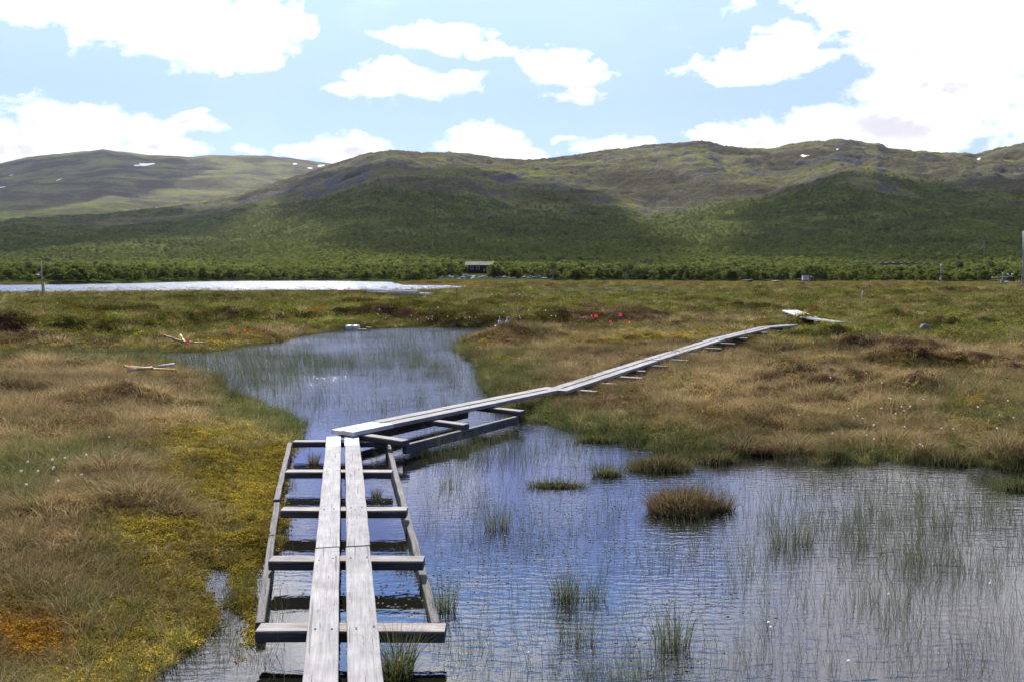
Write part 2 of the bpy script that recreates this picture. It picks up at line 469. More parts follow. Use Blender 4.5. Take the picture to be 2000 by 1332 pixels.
def zones(x, y, sd, px, py, sb):
    r = np.sqrt(x * x + y * y)
    n1 = fbm(x, y, 2.2, 4, 101); n2 = fbm(x, y, 1.7, 4, 103); n3 = fbm(x, y, 3.5, 4, 105)
    n4 = fbm(x, y, 0.6, 3, 107); n5 = fbm(x, y, 0.8, 3, 109); n6 = fbm(x, y, 6., 3, 111)
    far = sstep(18, 30, r)
    wz = {
        'M': 0.22 + 0.9 * n1 + .4 * n4 - 0.15 * far, 'O': -0.35 + 0.9 * n2 + 0.5 * n5, 'D': 0.22 + 0.8 * n3 + 0.6 * n5 - .35 * sstep(24, 34, r),
        'G': 0.15 - 0.8 * n1 + 0.4 * n5 - .25 * far, 'S': -0.5 + 0.9 * n2 - .3 * n4 + 0.95 * far + .4 * n6, 'H': -0.58 - 0.9 * n3 - .7 * n4 + 0.65 * far,
        'W': -1.0 + 0 * n1, 'P': -2.0 + 0 * n1}
    for k in KEYS:
        for bx, by, rx, ry, a in BLOBS[k]:
            wz[k] = wz[k] + a * np.exp(-((px - bx) / rx) ** 2 - ((py - by) / ry) ** 2)
    shore = (1 - sstep(0.05, 0.55, sd)) * sstep(1.0, -.4, (sd < -5) * 1.0)
    leftm = sstep(640, 560, px) * sstep(780, 860, py)
    wz['G'] = wz['G'] + 0.9 * shore * (1 - leftm)
    wz['M'] = wz['M'] + 0.7 * shore * leftm
    # the eroded lower face of the peat bank
    face = np.exp(-((sb - 0.5) / 0.7) ** 2) * sstep(1150, 1000, px)
    wz['H'] = wz['H'] + 0.6 * face + 0.5 * face * n5
    W = np.stack([wz[k] for k in KEYS], -1)
    W = np.exp(np.clip(W, -4, 4) * 4.6)
    W /= W.sum(-1, keepdims=True)
    return W


PALM = np.array([PAL[k] for k in KEYS])


def zone_col(x, y, sd, px, py, sb):
    W = zones(x, y, sd, px, py, sb)
    c = W @ PALM
    m = 1 + 0.35 * fbm(x, y, .22, 3, 121)
    return c * m[..., None], W


# ------------------------------------------------------------------ ground sheet
def polar(r0, r1, nr, a0, a1, na, oy):
    rr = r0 * (r1 / r0) ** (np.arange(nr) / (nr - 1.0))
    aa = np.radians(np.linspace(a0, a1, na))
    R, A = np.meshgrid(rr, aa, indexing='ij')
    x = R * np.sin(A); y = R * np.cos(A) + oy
    i = np.arange(nr - 1)[:, None] * na + np.arange(na - 1)[None, :]
    f = np.stack([i, i + 1, i + na + 1, i + na], -1).reshape(-1, 4)
    return x.ravel(), y.ravel(), f


m_ground, t = mat_new('bog_ground')
att = t.n('ShaderNodeAttribute', attribute_name='col')
tcd = t.n('ShaderNodeTexCoord')
na = t.noise(tcd.outputs['Object'], 14, 6, .7)
nb = t.noise(tcd.outputs['Object'], 60, 5, .7)
f1 = t.map(na.outputs[0], .3, .7, .55, 1.35)
f2 = t.map(nb.outputs[0], .3, .7, .6, 1.35)
ff = t.math('MULTIPLY', f1, f2)
cc = t.mix(1.0, att.outputs['Color'], t.n('ShaderNodeCombineColor', inp={0: ff, 1: ff, 2: ff}).outputs[0], 'MULTIPLY')
bmp = t.n('ShaderNodeBump', inp={'Strength': 0.9, 'Distance': 0.03, 'Height': t.math('ADD', na.outputs[0], t.math('MULTIPLY', nb.outputs[0], .5))})
princ(t, cc, 1.0, bmp.outputs[0], spec=0)

gx, gy, gf = polar(2.6, 330, 1150, -46, 46, 760, -3.0)
gzv, gsd, gpx, gpy, gsb = ground_h(gx, gy)
gcol, _ = zone_col(gx, gy, gsd, gpx, gpy, gsb)
wet = sstep(0.03, -0.05, gzv)[:, None]
gcol = gcol * np.array([.95, .78, .85])
gcol = gcol * (1 - wet) + np.array([0.012, 0.010, 0.006]) * wet
forestfloor = sstep(168, 195, np.sqrt(gx ** 2 + gy ** 2))[:, None]
gcol = gcol * (1 - forestfloor) + np.array([.055, .07, .02]) * forestfloor
ground = tag(link('ground', mesh_np('ground', np.stack([gx, gy, gzv], -1), gf, m_ground, True, {'col': gcol})),
             kind='structure')

# ------------------------------------------------------------------ hills
m_hill, t = mat_new('hillside')
geo = t.n('ShaderNodeNewGeometry')
pos = geo.outputs['Position']
sp = t.n('ShaderNodeSeparateXYZ', inp={0: pos})
nrm = t.n('ShaderNodeSeparateXYZ', inp={0: geo.outputs['Normal']})
big = t.noise(pos, .004, 6, .6)
mid = t.noise(pos, .014, 6, .65)
fine = t.noise(pos, .055, 6, .7)
dots = t.noise(pos, .22, 5, .75)
streak = t.noise(t.vm('MULTIPLY', pos, (1.0, 1.0, 5.0)), .008, 6, .65)
att = t.n('ShaderNodeAttribute', attribute_name='wood')
fine_v = t.math('ADD', t.math('MULTIPLY', mid.outputs[0], .5), t.math('MULTIPLY', fine.outputs[0], .5))
heath = t.mix(t.map(t.math('ADD', t.math('MULTIPLY', big.outputs[0], .6), t.math('MULTIPLY', fine_v, .4)), .46, .56), (.125, .105, .062, 1), (.28, .275, .08, 1))
heath = t.mix(t.map(fine_v, .53, .62), heath, (.12, .088, .068, 1))
green = t.mix(t.map(fine_v, .44, .56), (.085, .10, .034, 1), (.22, .235, .062, 1))
green = t.mix(t.map(dots.outputs[0], .50, .58, 0, .8), green, (.020, .032, .012, 1))
wood = t.math('ADD', att.outputs['Fac'], t.math('MULTIPLY', t.math('SUBTRACT', mid.outputs[0], .5), 2.2), clamp=True)
base = t.mix(t.map(wood, .35, .65), heath, green)
rockm = t.math('ADD', t.map(fine_v, .51, .60), t.map(nrm.outputs[2], .95, .84, 0, .9))
rockm = t.math('MULTIPLY', rockm, t.math('SUBTRACT', 1.0, t.map(wood, .3, .9)))
rockm = t.math('MULTIPLY', rockm, t.map(big.outputs[0], .40, .52))
rock = t.mix(dots.outputs[0], (.08, .072, .08, 1), (.26, .24, .25, 1))
base = t.mix(t.math('MULTIPLY', rockm, .85, clamp=True), base, rock)
dd = t.map(dots.outputs[0], .3, .7, .75, 1.25)
base = t.mix(1.0, base, t.n('ShaderNodeCombineColor', inp={0: dd, 1: dd, 2: dd}).outputs[0], 'MULTIPLY')
hb = t.math('ADD', t.math('MULTIPLY', fine.outputs[0], 3.0), dots.outputs[0])
bmp = t.n('ShaderNodeBump', inp={'Strength': 1.0, 'Distance': 5.0, 'Height': hb})
princ(t, base, 1.0, bmp.outputs[0], spec=0)


def wood_weight(x, y, z):
    r = np.sqrt(x * x + y * y)
    n = fbm(x, y, 260, 4, 201)
    line = 125 + 80 * n
    return 1 - sstep(line - 25, line + 35, z)


hx, hy, hf = polar(285, 4000, 620, -46, 46, 900, 0)
hz = hill_h(hx, hy)
hills = tag(link('hills', mesh_np('hills', np.stack([hx, hy, hz], -1), hf, m_hill, True, {'wood': wood_weight(hx, hy, hz)})), kind='structure')


def far_h(x, y):
    r = np.sqrt(x * x + y * y)
    px = CX + FPX * (x / y) * 1.009
    yr = np.interp(px, [a for a, b in RIDGE2], [b for a, b in RIDGE2])
    t_ = np.interp(r, [2600, 3300, 4200, 5200, 6200, 6600, 7600, 9000], [-.15, .18, .45, .72, .97, 1.0, .93, .5])
    pyv = 470 - (470 - yr) * t_
    v = (pyv - CY) / FPX
    z = CAMZ + y * (-math.sin(TH) - v * math.cos(TH)) / (math.cos(TH) - v * math.sin(TH))
    amp = 1 - .75 * sstep(5400, 6400, r)
    return z + amp * 48 * fbm(x, y, 900, 4, 301) + amp * 14 * fbm(x, y, 230, 3, 305) + 5 * (1 - 2 * np.abs(fbm(x, y, 120, 3, 309))) * sstep(3000, 5000, r)


fx_, fy_, ff_ = polar(2600, 9000, 260, -46, 30, 620, 0)
fz_ = far_h(fx_, fy_)
mountain = tag(link('mountain', mesh_np('mountain', np.stack([fx_, fy_, fz_], -1), ff_, m_hill, True, {'wood': 1 - sstep(150, 330, fz_ + 60 * fbm(fx_, fy_, 500, 3, 311))})), kind='structure')

# ------------------------------------------------------------------ water
def water_mat(name, amp, deep, scale=1.0, rgh=.03):
    m, t = mat_new(name)
    geo = t.n('ShaderNodeNewGeometry')
    pos = geo.outputs['Position']
    p1 = t.vm('MULTIPLY', pos, (0.55 * scale, 1.0 * scale, 1.0))
    patch = t.noise(pos, .35, 3, .6)
    spx = t.n('ShaderNodeSeparateXYZ', inp={0: pos})
    w1 = t.noise(p1, 14.0, 3, .5, .6)
    w2 = t.noise(p1, 34.0, 3, .5, .3)
    w3 = t.noise(pos, 3.0, 2, .5)
    wv_ = t.n('ShaderNodeTexWave', wave_type='BANDS', bands_direction='Y', inp={'Scale': 4.2 * scale, 'Distortion': 8.0, 'Detail': 2.0, 'Detail Scale': 1.4})
    t.link(t.vm('MULTIPLY', pos, (0.5, 1.0, 1.0)), wv_.inputs['Vector'])
    a = t.map(patch.outputs[0], .38, .62, .35, 1.0)
    east = t.map(t.math('SUBTRACT', spx.outputs[0], t.math('MULTIPLY', spx.outputs[1], .10)), -1.2, 2.2, .42, 1.7)
    h = t.math('ADD', t.math('MULTIPLY', w1.outputs[0], .55), t.math('MULTIPLY', w2.outputs[0], .32))
    h = t.math('ADD', h, t.math('MULTIPLY', w3.outputs[0], .5))
    h = t.math('ADD', h, t.math('MULTIPLY', wv_.outputs['Fac'], .13))
    breeze = t.map(spx.outputs[1], 9.0, 14.0, 1.0, 5.0)
    h = t.math('MULTIPLY', h, t.math('MULTIPLY', t.math('MULTIPLY', a, breeze), east))
    b = t.n('ShaderNodeBump', inp={'Strength': 1.0, 'Distance': amp, 'Height': h})
    rgh = t.map(spx.outputs[1], 9.0, 14.0, rgh, .13) if rgh < .1 else rgh
    princ(t, deep, rgh, b.outputs[0], spec=.5, **{'IOR': 1.40})
    return m


m_pond = water_mat('pond_water', .007, (.010, .009, .007, 1))
m_lake = water_mat('lake_water', .05, (.02, .025, .03, 1), .3, .22)


def sheet(name, x0, x1, y0, y1, mat):
    me = mesh_np(name, [(x0, y0, 0), (x1, y0, 0), (x1, y1, 0), (x0, y1, 0)], [[0, 1, 2, 3]], mat, False)
    return tag(link(name, me), kind='structure')


sheet('pond_water', -40, 30, -1, 45, m_pond)
sheet('lake_water', -330, 60, 60, 275, m_lake)

# ------------------------------------------------------------------ vegetation sources
def ribbon_set(n, rad, h0, h1, wd, lean0, lean1, seed, segs=3, side=None, dome=0.0):
    g = np.random.default_rng(seed)
    V = []; F = []; B = []; Tt = []
    for i in range(n):
        a = g.uniform(0, 2 * math.pi); rr = rad * math.sqrt(g.uniform())
        bx, by = rr * math.cos(a), rr * math.sin(a)
        h = g.uniform(h0, h1) * (1 - dome * (rr / rad) ** 2)
        la = a + g.normal(0, .7) if side is None else side + g.normal(0, .6)
        ln = g.uniform(lean0, lean1)
        fa = g.uniform(0, math.pi)
        wx, wy = math.cos(fa) * wd / 2, math.sin(fa) * wd / 2
        bv = g.uniform(.6, 1.35)
        v0 = len(V)
        for k in range(segs + 1):
            t_ = k / segs
            x = bx + math.cos(la) * ln * h * t_ ** 1.8
            y = by + math.sin(la) * ln * h * t_ ** 1.8
            z = h * t_ * (1 - .28 * ln * t_ ** 2) - .01
            wk = 1 - .85 * t_ ** 2
            V.append((x - wx * wk, y - wy * wk, z)); V.append((x + wx * wk, y + wy * wk, z))
            B += [bv, bv]; Tt += [t_, t_]
        for k in range(segs):
            F.append((v0 + 2 * k, v0 + 2 * k + 1, v0 + 2 * k + 3, v0 + 2 * k + 2))
    return np.array(V), np.array(F), np.array(B), np.array(Tt)


def leaf_set(n, rx, rz, size, seed, z0=0.0, lobes=None, flat=.5):
    g = np.random.default_rng(seed)
    V = []; F = []; B = []
    for i in range(n):
        if lobes:
            cx, cy, cz, lr, lz = lobes[g.integers(len(lobes))]
        else:
            cx, cy, cz, lr, lz = 0, 0, z0, rx, rz
        d = g.normal(size=3); d /= np.linalg.norm(d) + 1e-9
        if not lobes: d[2] = abs(d[2])
        rr = g.uniform(.25, 1.0) ** .45
        c = np.array([cx + d[0] * lr * rr, cy + d[1] * lr * rr, cz + d[2] * lz * rr])
        nn = g.normal(size=3) * flat + np.array([0, 0, 1 - flat]) + d * .4; nn /= np.linalg.norm(nn)
        t1 = np.cross(nn, g.normal(size=3)); t1 /= np.linalg.norm(t1) + 1e-9
        t2 = np.cross(nn, t1)
        s = size * g.uniform(.6, 1.3)
        v0 = len(V)
        V += [c - t1 * s, c - t2 * s * .55, c + t1 * s, c + t2 * s * .55]
        F.append((v0, v0 + 1, v0 + 2, v0 + 3))
        B += [g.uniform(.65, 1.35)] * 4
    return np.array(V), np.array(F), np.array(B)


def leafy_mat(name, source, trans=.35, rough=.7, tipcol=None, gain=1.0):
    """source: 'INSTANCER' tint attribute or an rgb"""
    m, t = mat_new(name)
    bv = t.n('ShaderNodeAttribute', attribute_name='bv')
    if source == 'INSTANCER':
        a = t.n('ShaderNodeAttribute', attribute_name='tint'); a.attribute_type = 'INSTANCER'
        c = a.outputs['Color']
    elif source == 'OBJ':
        oi = t.n('ShaderNodeObjectInfo')
        c = t.mix(oi.outputs['Random'], (.060, .085, .030, 1), (.125, .15, .042, 1))
    else:
        c = (*source, 1)
    f = t.math('MULTIPLY', bv.outputs['Fac'], gain)
    c = t.mix(1.0, c, t.n('ShaderNodeCombineColor', inp={0: f, 1: f, 2: f}).outputs[0], 'MULTIPLY')
    if tipcol:
        th = t.n('ShaderNodeAttribute', attribute_name='ht')
        c = t.mix(t.map(th.outputs['Fac'], .35, 1.0, 0, .75), c, (*tipcol, 1))
    d = t.n('ShaderNodeBsdfPrincipled', inp={'Base Color': c, 'Roughness': rough, 'Specular IOR Level': 0.0})
    tr = t.n('ShaderNodeBsdfTranslucent', inp={0: c})
    mxs = t.n('ShaderNodeMixShader', inp={0: trans, 1: d.outputs[0], 2: tr.outputs[0]})
    t.n('ShaderNodeOutputMaterial', inp={0: mxs.outputs[0]})
    return m


m_blade = leafy_mat('grass_blade', 'INSTANCER', .35, .65)
m_leaf = leafy_mat('shrub_leaf', 'INSTANCER', .30, .6)
m_moss = leafy_mat('moss_leaf', 'INSTANCER', .25, .9)
m_tree_i = leafy_mat('birch_foliage_far', 'INSTANCER', .35, .7)
m_birch = leafy_mat('birch_foliage', 'OBJ', .35, .6)
m_bark = flat_mat('birch_bark', (.30, .28, .26), .9, 3, .4)


def source_coll(name, meshes):
    c = bpy.data.collections.new(name)
    for i, me in enumerate(meshes):
        o = bpy.data.objects.new("%s_source_%02d" % (name, i), me)
        c.objects.link(o)
    return c


def gn_group():
    g = bpy.data.node_groups.new('scatter', 'GeometryNodeTree')
    g.interface.new_socket('Geometry', in_out='INPUT', socket_type='NodeSocketGeometry')
    g.interface.new_socket('Sources', in_out='INPUT', socket_type='NodeSocketCollection')
    g.interface.new_socket('Geometry', in_out='OUTPUT', socket_type='NodeSocketGeometry')
    N = g.nodes
    gi = N.new('NodeGroupInput'); go = N.new('NodeGroupOutput')
    ci = N.new('GeometryNodeCollectionInfo')
    ci.inputs['Separate Children'].default_value = True
    ci.inputs['Reset Children'].default_value = True
    g.links.new(gi.outputs['Sources'], ci.inputs['Collection'])
    ip = N.new('GeometryNodeInstanceOnPoints')
    g.links.new(gi.outputs['Geometry'], ip.inputs['Points'])
    g.links.new(ci.outputs[0], ip.inputs['Instance'])
    ip.inputs['Pick Instance'].default_value = True

    def named(nm, ty):
        n = N.new('GeometryNodeInputNamedAttribute'); n.data_type = ty; n.inputs['Name'].default_value = nm
        return n.outputs[0]
    g.links.new(named('idx', 'INT'), ip.inputs['Instance Index'])
    er = N.new('FunctionNodeEulerToRotation')
    g.links.new(named('rot', 'FLOAT_VECTOR'), er.inputs[0])
    g.links.new(er.outputs[0], ip.inputs['Rotation'])
    g.links.new(named('scl', 'FLOAT_VECTOR'), ip.inputs['Scale'])
    g.links.new(ip.outputs[0], go.inputs[0])
    return g


GN = gn_group()


def scatter(name, pts, rot, scl, idx, tint, coll, label, cat):
    me = bpy.data.meshes.new(name)
    n = len(pts)
    me.vertices.add(n); me.vertices.foreach_set('co', np.asarray(pts, np.float32).ravel())
    a = me.attributes.new('rot', 'FLOAT_VECTOR', 'POINT'); a.data.foreach_set('vector', np.asarray(rot, np.float32).ravel())
    a = me.attributes.new('scl', 'FLOAT_VECTOR', 'POINT'); a.data.foreach_set('vector', np.asarray(scl, np.float32).ravel())
    a = me.attributes.new('idx', 'INT', 'POINT'); a.data.foreach_set('value', np.asarray(idx, np.int32))
    c4 = np.ones((n, 4), np.float32); c4[:, :3] = tint
    a = me.attributes.new('tint', 'FLOAT_COLOR', 'POINT'); a.data.foreach_set('color', c4.ravel())
    o = link(name, me)
    md = o.modifiers.new('scatter', 'NODES'); md.node_group = GN
    sock = [s for s in GN.interface.items_tree if s.name == 'Sources'][0].identifier
    md[sock] = coll
    tag(o, label, cat, None, 'stuff')
    return o


def clump_mesh(name, data, mat):
    V, F, B, T_ = data
    return mesh_np(name, V, F, mat, True, {'bv': B, 'ht': T_})


def leaf_mesh(name, data, mat, extra=None):
    V, F, B = data
    return mesh_np(name, V, F, mat, False, {'bv': B, 'ht': np.ones(len(B))})


c_dry = source_coll('dry_grass', [clump_mesh('dry_grass', ribbon_set(34, .085, .06, .17, .0032, .5, 1.5, 300 + i), m_blade) for i in range(5)])
c_sedge = source_coll('green_sedge', [clump_mesh('green_sedge', ribbon_set(22, .06, .09, .24, .0030, .1, .7, 320 + i), m_blade) for i in range(5)])
c_moss = source_coll('moss', [leaf_mesh('moss', leaf_set(70, .075, .022, .0085, 340 + i), m_moss) for i in range(4)])
c_shrub = source_coll('dwarf_shrub', [leaf_mesh('dwarf_shrub', leaf_set(110, .13, .10, .0115, 360 + i, flat=.6), m_leaf) for i in range(4)])
c_reed = source_coll('reed', [clump_mesh('reed', ribbon_set(2 + i % 3, .07, .10, .27, .0022, .05, .5, 380 + i, side=math.pi * (.9 + .1 * i)), m_blade) for i in range(6)])


def sample_polar(n, r0, r1, half=36.0, seed=1, power=1.0):
    g = np.random.default_rng(seed)
    a = np.radians(g.uniform(-half, half, n))
    u = g.uniform(0, 1, n) ** power
    r = r0 * (r1 / r0) ** u
    return r * np.sin(a), r * np.cos(a), r, g


def layer(name, n, r0, r1, coll, nsrc, weightfn, tintfn, sclfn, label, cat, seed, tilt=.15, squash=1.0, power=1.0, sink=0.0):
    x, y, r, g = sample_polar(n, r0, r1, 37, seed, power)
    z, sd, px, py, sb = ground_h(x, y)
    W = zones(x, y, sd, px, py, sb)
    p = weightfn(W, sd, px, py, r, x, y, z)
    keep = g.uniform(size=n) < p
    x, y, z, r, W, sd = x[keep], y[keep], z[keep], r[keep], W[keep], sd[keep]
    m = len(x)
    s = sclfn(r, W, g, m)
    base = W @ PALM
    tint = tintfn(base, W, g, m) * np.clip(1.15 + .65 * fbm(x, y, 1.3, 4, 451) + .25 * fbm(x, y, 7, 3, 453) + (.5 + .4 * sstep(14, 24, r)) * fbm(x, y, .33, 3, 455) + .5 * sstep(16, 26, r) * fbm(x, y, 2.4, 3, 457), .3, 2)[:, None]
    scl = np.stack([s, s, s * squash * g.uniform(.75, 1.25, m)], -1)
    rot = np.stack([g.normal(0, tilt, m), g.normal(0, tilt, m), g.uniform(0, 6.283, m)], -1)
    return scatter(name, np.stack([x, y, z - sink * s], -1), rot, scl, g.integers(0, nsrc, m), tint, coll, label, cat)


KI = {k: i for i, k in enumerate(KEYS)}
land_ok = lambda sd, z: (sd > -0.9) & (z > -.01)
DRYC = np.array([.45, .345, .17]); DRYC2 = np.array([.26, .185, .080]); GRNC = np.array([.10, .125, .036]); REDC = np.array([.17, .08, .045])


def clamp_s(r, k, p=.5, lo=.8, hi=3.4):
    return np.clip(k * (r / 7.0) ** p, lo, hi)


def dry_w(W, sd, px, py, r, x, y, z):
    patchy = sstep(-.35, .35, fbm(x, y, .7, 3, 401))
    w_ = 1.0 * W[:, KI['D']] + np.where(r > 12, .3, .07) * W[:, KI['M']] + .12 * W[:, KI['O']] + .55 * W[:, KI['G']] + .25 * W[:, KI['S']] + .15 * W[:, KI['H']]
    return land_ok(sd, z) * (r < 130) * (w_ * (.25 + .75 * patchy))


def dry_t(base, W, g, m):
    k = g.uniform(size=(m, 1))
    c = DRYC * k + DRYC2 * (1 - k)
    gz_ = W[:, [KI['G']]] * .8 + W[:, [KI['M']]] * .35 + W[:, [KI['S']]] * .4
    c = c * (1 - gz_) + (GRNC * .7 + c * .45) * gz_
    red = (g.uniform(size=(m, 1)) < .12) * .6
    return (c * (1 - red) + REDC * red) * g.uniform(.75, 1.2, (m, 1))


layer('dry_grass', 190000, 3.0, 130, c_dry, 5, dry_w, dry_t, lambda r, W, g, m: clamp_s(r, .74) * g.uniform(.55, 1.3, m),
      'brown and straw coloured dry grass covering the bog', 'grass', 11)


def sedge_w(W, sd, px, py, r, x, y, z):
    patchy = sstep(-.2, .4, fbm(x, y, .5, 3, 403))
    w_ = 1.0 * W[:, KI['G']] + .25 * W[:, KI['W']] + .10 * W[:, KI['M']] + .07 * W[:, KI['D']] + .1 * W[:, KI['S']]
    shore = np.exp(-(sd / .35) ** 2)
    return land_ok(sd, z + .06) * (r < 90) * np.clip(w_ * (.3 + .7 * patchy) + .22 * shore * (px > 640), 0, 1)


layer('green_sedge', 70000, 3.0, 90, c_sedge, 5, sedge_w,
      lambda b, W, g, m: (GRNC * g.uniform(.7, 1.3, (m, 1)) * (1 - (q := g.uniform(size=(m, 1)) < .3) * .6) + DRYC * .5 * q * .6),
      lambda r, W, g, m: clamp_s(r, .75) * g.uniform(.5, 1.25, m), 'green sedge growing over the bog and along the pond edge', 'sedge', 13, tilt=.1)


def moss_w(W, sd, px, py, r, x, y, z):
    w_ = W[:, KI['M']] + W[:, KI['O']] + .4 * W[:, KI['G']] + .25 * W[:, KI['D']]
    return (sd > -.12) * (z > -.05) * (r < 26) * np.clip(w_, 0, 1) * np.where(sd < .02, .55, 1)


layer('bog_moss', 85000, 3.2, 26, c_moss, 4, moss_w,
      lambda b, W, g, m: b * g.uniform(.9, 2.3, (m, 1)) * np.array([1.25, 1.15, .9]),
      lambda r, W, g, m: clamp_s(r, .85, .6, .7, 2.2) * g.uniform(.7, 1.3, m), 'yellow green and orange moss cushions on the near bank', 'moss', 17, tilt=.3, power=.8)


def shrub_w(W, sd, px, py, r, x, y, z):
    patchy = sstep(-.3, .3, fbm(x, y, .9 + 0 * x[0], 3, 407))
    w_ = W[:, KI['S']] + .9 * W[:, KI['H']] + .06 * W[:, KI['D']]
    return (sd > .12) * (r > 7) * (r < 135) * np.clip(w_ * (.25 + .75 * patchy), 0, 1)


def shrub_t(b, W, g, m):
    k = g.uniform(size=(m, 1))
    grn = np.array([.190, .185, .030]) * k + np.array([.080, .100, .024]) * (1 - k)
    brn = np.array([.095, .050, .032]) * k + np.array([.15, .10, .06]) * (1 - k)
    h = (g.uniform(size=(m, 1)) < W[:, [KI['H']]] / (W[:, [KI['H']]] + W[:, [KI['S']]] + .05))
    c = np.where(h, brn, grn)
    org = g.uniform(size=(m, 1)) < .05
    return np.where(org, np.array([.19, .09, .02]), c) * g.uniform(.7, 1.2, (m, 1))


layer('dwarf_shrubs', 90000, 7, 135, c_shrub, 4, shrub_w, shrub_t,
      lambda r, W, g, m: clamp_s(r, .95, .6, .8, 5.0) * g.uniform(.55, 1.3, m), 'low green and rusty dwarf shrubs matted over the peat bank', 'dwarf shrub', 19, squash=.75, sink=.02)

# sedge standing in the water
RDENS = [(300, 703, 300, 20, 2.6), (460, 716, 150, 34, 2.2), (700, 648, 240, 12, 1.2), (540, 770, 110, 40, .7), (800, 690, 110, 30, .9), (870, 745, 80, 40, .9), (740, 735, 60, 30, .35), (760, 790, 90, 20, .45), (640, 700, 25, 14, .5), (615, 690, 20, 10, .8), (690, 712, 10, 8, .8), (900, 660, 60, 12, .8),
         (1060, 850, 90, 24, .55), (950, 870, 90, 30, .35), (900, 866, 130, 22, 1.0), (770, 900, 25, 60, .5), (1250, 900, 120, 25, .25), (1750, 970, 280, 90, .34), (1650, 1060, 260, 90, .24), (1850, 1060, 170, 110, .26), (1800, 1250, 220, 90, .08), (1960, 1250, 90, 80, .2), (1180, 1280, 160, 60, .45), (1130, 1160, 70, 30, .3), (980, 990, 60, 50, .13), (1120, 1040, 150, 70, .09), (1300, 1050, 120, 70, .07), (1530, 1050, 40, 25, .5), (820, 980, 40, 60, .12), (860, 1180, 50, 60, .14), (940, 1240, 60, 40, .2), (1380, 940, 60, 30, .3), (700, 880, 500, 25, .1)]
x, y, r, g = sample_polar(270000, 3.3, 34, 36, 23, .95)
z, sd, px, py, sb = ground_h(x, y)
dn = np.where(py > 855, .055, .006)
for bx, by, rx, ry, a in RDENS:
    dn += a * np.exp(-((px - bx) / rx) ** 2 - ((py - by) / ry) ** 2)
cl = sstep(-.1, .55, fbm(x, y, .35, 3, 411) + .35 * fbm(x, y, 1.4, 2, 413))
dn = np.minimum(dn, 1.5) * .72 * np.where(py > 860, .35 + .65 * cl, np.where(dn > 1.0, .45 + .75 * cl, .08 + 1.25 * cl ** 1.3)) * np.where(py > 860, 1.0, .85) + .22 * np.exp(-((sd + .08) / .14) ** 2) * (px > 620) * (py < 930)
dn *= np.where(((py > 850) & (px < 830) & (px > 560)), .10, 1.0)
kp = (z < 0.0) & (g.uniform(size=len(x)) < dn)
x, y, r = x[kp], y[kp], r[kp]
m_ = len(x)
s_ = np.clip((r / 6.) ** .35, .7, 1.6) * g.uniform(.5, 1.2, m_)
k_ = g.uniform(size=(m_, 1))
tint_ = (np.array([.085, .115, .04]) * k_ + np.array([.17, .18, .08]) * (1 - k_)) * g.uniform(.7, 1.2, (m_, 1))
scatter('pond_sedge', np.stack([x, y, np.full(m_, -.01)], -1), np.stack([g.normal(0, .07, m_), g.normal(-.03, .08, m_), g.normal(0, .5, m_)], -1),
        np.stack([s_ * .8, s_ * .8, s_], -1), g.integers(0, 6, m_), tint_, c_reed, 'thin green sedge stems standing out of the pond water', 'sedge')
print('pond sedge', m_)

# little bits floating on the pond
V, F, B = leaf_set(14, .30, 0.0, .012, 431, flat=.0)
V[:, 2] = .0035
c_float = source_coll('floating_leaves', [leaf_mesh('floating_leaves', (V, F, B), m_leaf)])
x, y, r, g = sample_polar(2600, 3.6, 14, 34, 29)
z, sd, px, py, sb = ground_h(x, y)
kp = (sd < -.15) & (g.uniform(size=len(x)) < np.exp(-((px - 1050) / 330) ** 2 - ((py - 1060) / 120) ** 2) * sstep(-.2, .5, fbm(x, y, .6, 3, 433)))
m_ = int(kp.sum())
scatter('floating_leaves', np.stack([x[kp], y[kp], np.zeros(m_)], -1), np.stack([np.zeros(m_), np.zeros(m_), g.uniform(0, 6, m_)], -1), np.ones((m_, 3)),
        np.zeros(m_), np.tile([.22, .20, .17], (m_, 1)), c_float, 'small pale leaf bits floating on the blue pond water', 'floating leaves')

# ------------------------------------------------------------------ birches
def birch_lobes(g, h, wdt, n):
    out = []
    for i in range(n):
        a = g.uniform(0, 6.283); f = g.uniform(.0, 1)
        zz = h * (.30 + .60 * f)
        rr = wdt * (1 - .75 * f) * g.uniform(.2, .9)
        out.append((rr * math.cos(a), rr * math.sin(a), zz, wdt * g.uniform(.25, .5), h * g.uniform(.08, .16)))
    return out


far_src = []
for i in range(6):
    g = np.random.default_rng(500 + i)
    lb = birch_lobes(g, 4.2, 1.6, 6)
    far_src.append(leaf_mesh('birch_forest', leaf_set(250, 1, 1, .25, 510 + i, lobes=lb, flat=.8), m_tree_i))
c_birch = source_coll('birch_forest', far_src)
NF = 62000
g = np.random.default_rng(77)
a = np.radians(g.uniform(-38, 38, NF)); r = 178 * (1650 / 178) ** (g.uniform(size=NF) ** .80)
x = r * np.sin(a); y = r * np.cos(a)
z, sd, px, py, sb = ground_h(x, y)
z = np.where(r > 285, hill_h(x, y), z)
sl = sdf(LAKE, x, y)
ww = np.where(r > 330, wood_weight(x, y, z), 1.0)
clear = sstep(-.55, -.05, fbm(x, y, 60, 4, 601) + .35 * fbm(x, y, 18, 3, 603) + .45 * sstep(600, 250, r))
near_cab = ((x - CABX + 1) / 4.4) ** 2 + ((y - CABIN_Y + 16) / 24) ** 2
okk = (g.uniform(size=NF) < ww * (.12 + .88 * clear)) & (sl > 3) & (near_cab > 1)
okk &= ~((r < 184 + 6 * fbm(x, y, 20, 3, 611) + 26 * (np.abs(px - 960) < 110)))
emb = (np.abs(y - 330) < 7) & (px > 1600) & (px < 1900)
okk &= ~emb
x, y, z, r = x[okk], y[okk], z[okk], r[okk]
m_ = len(x)
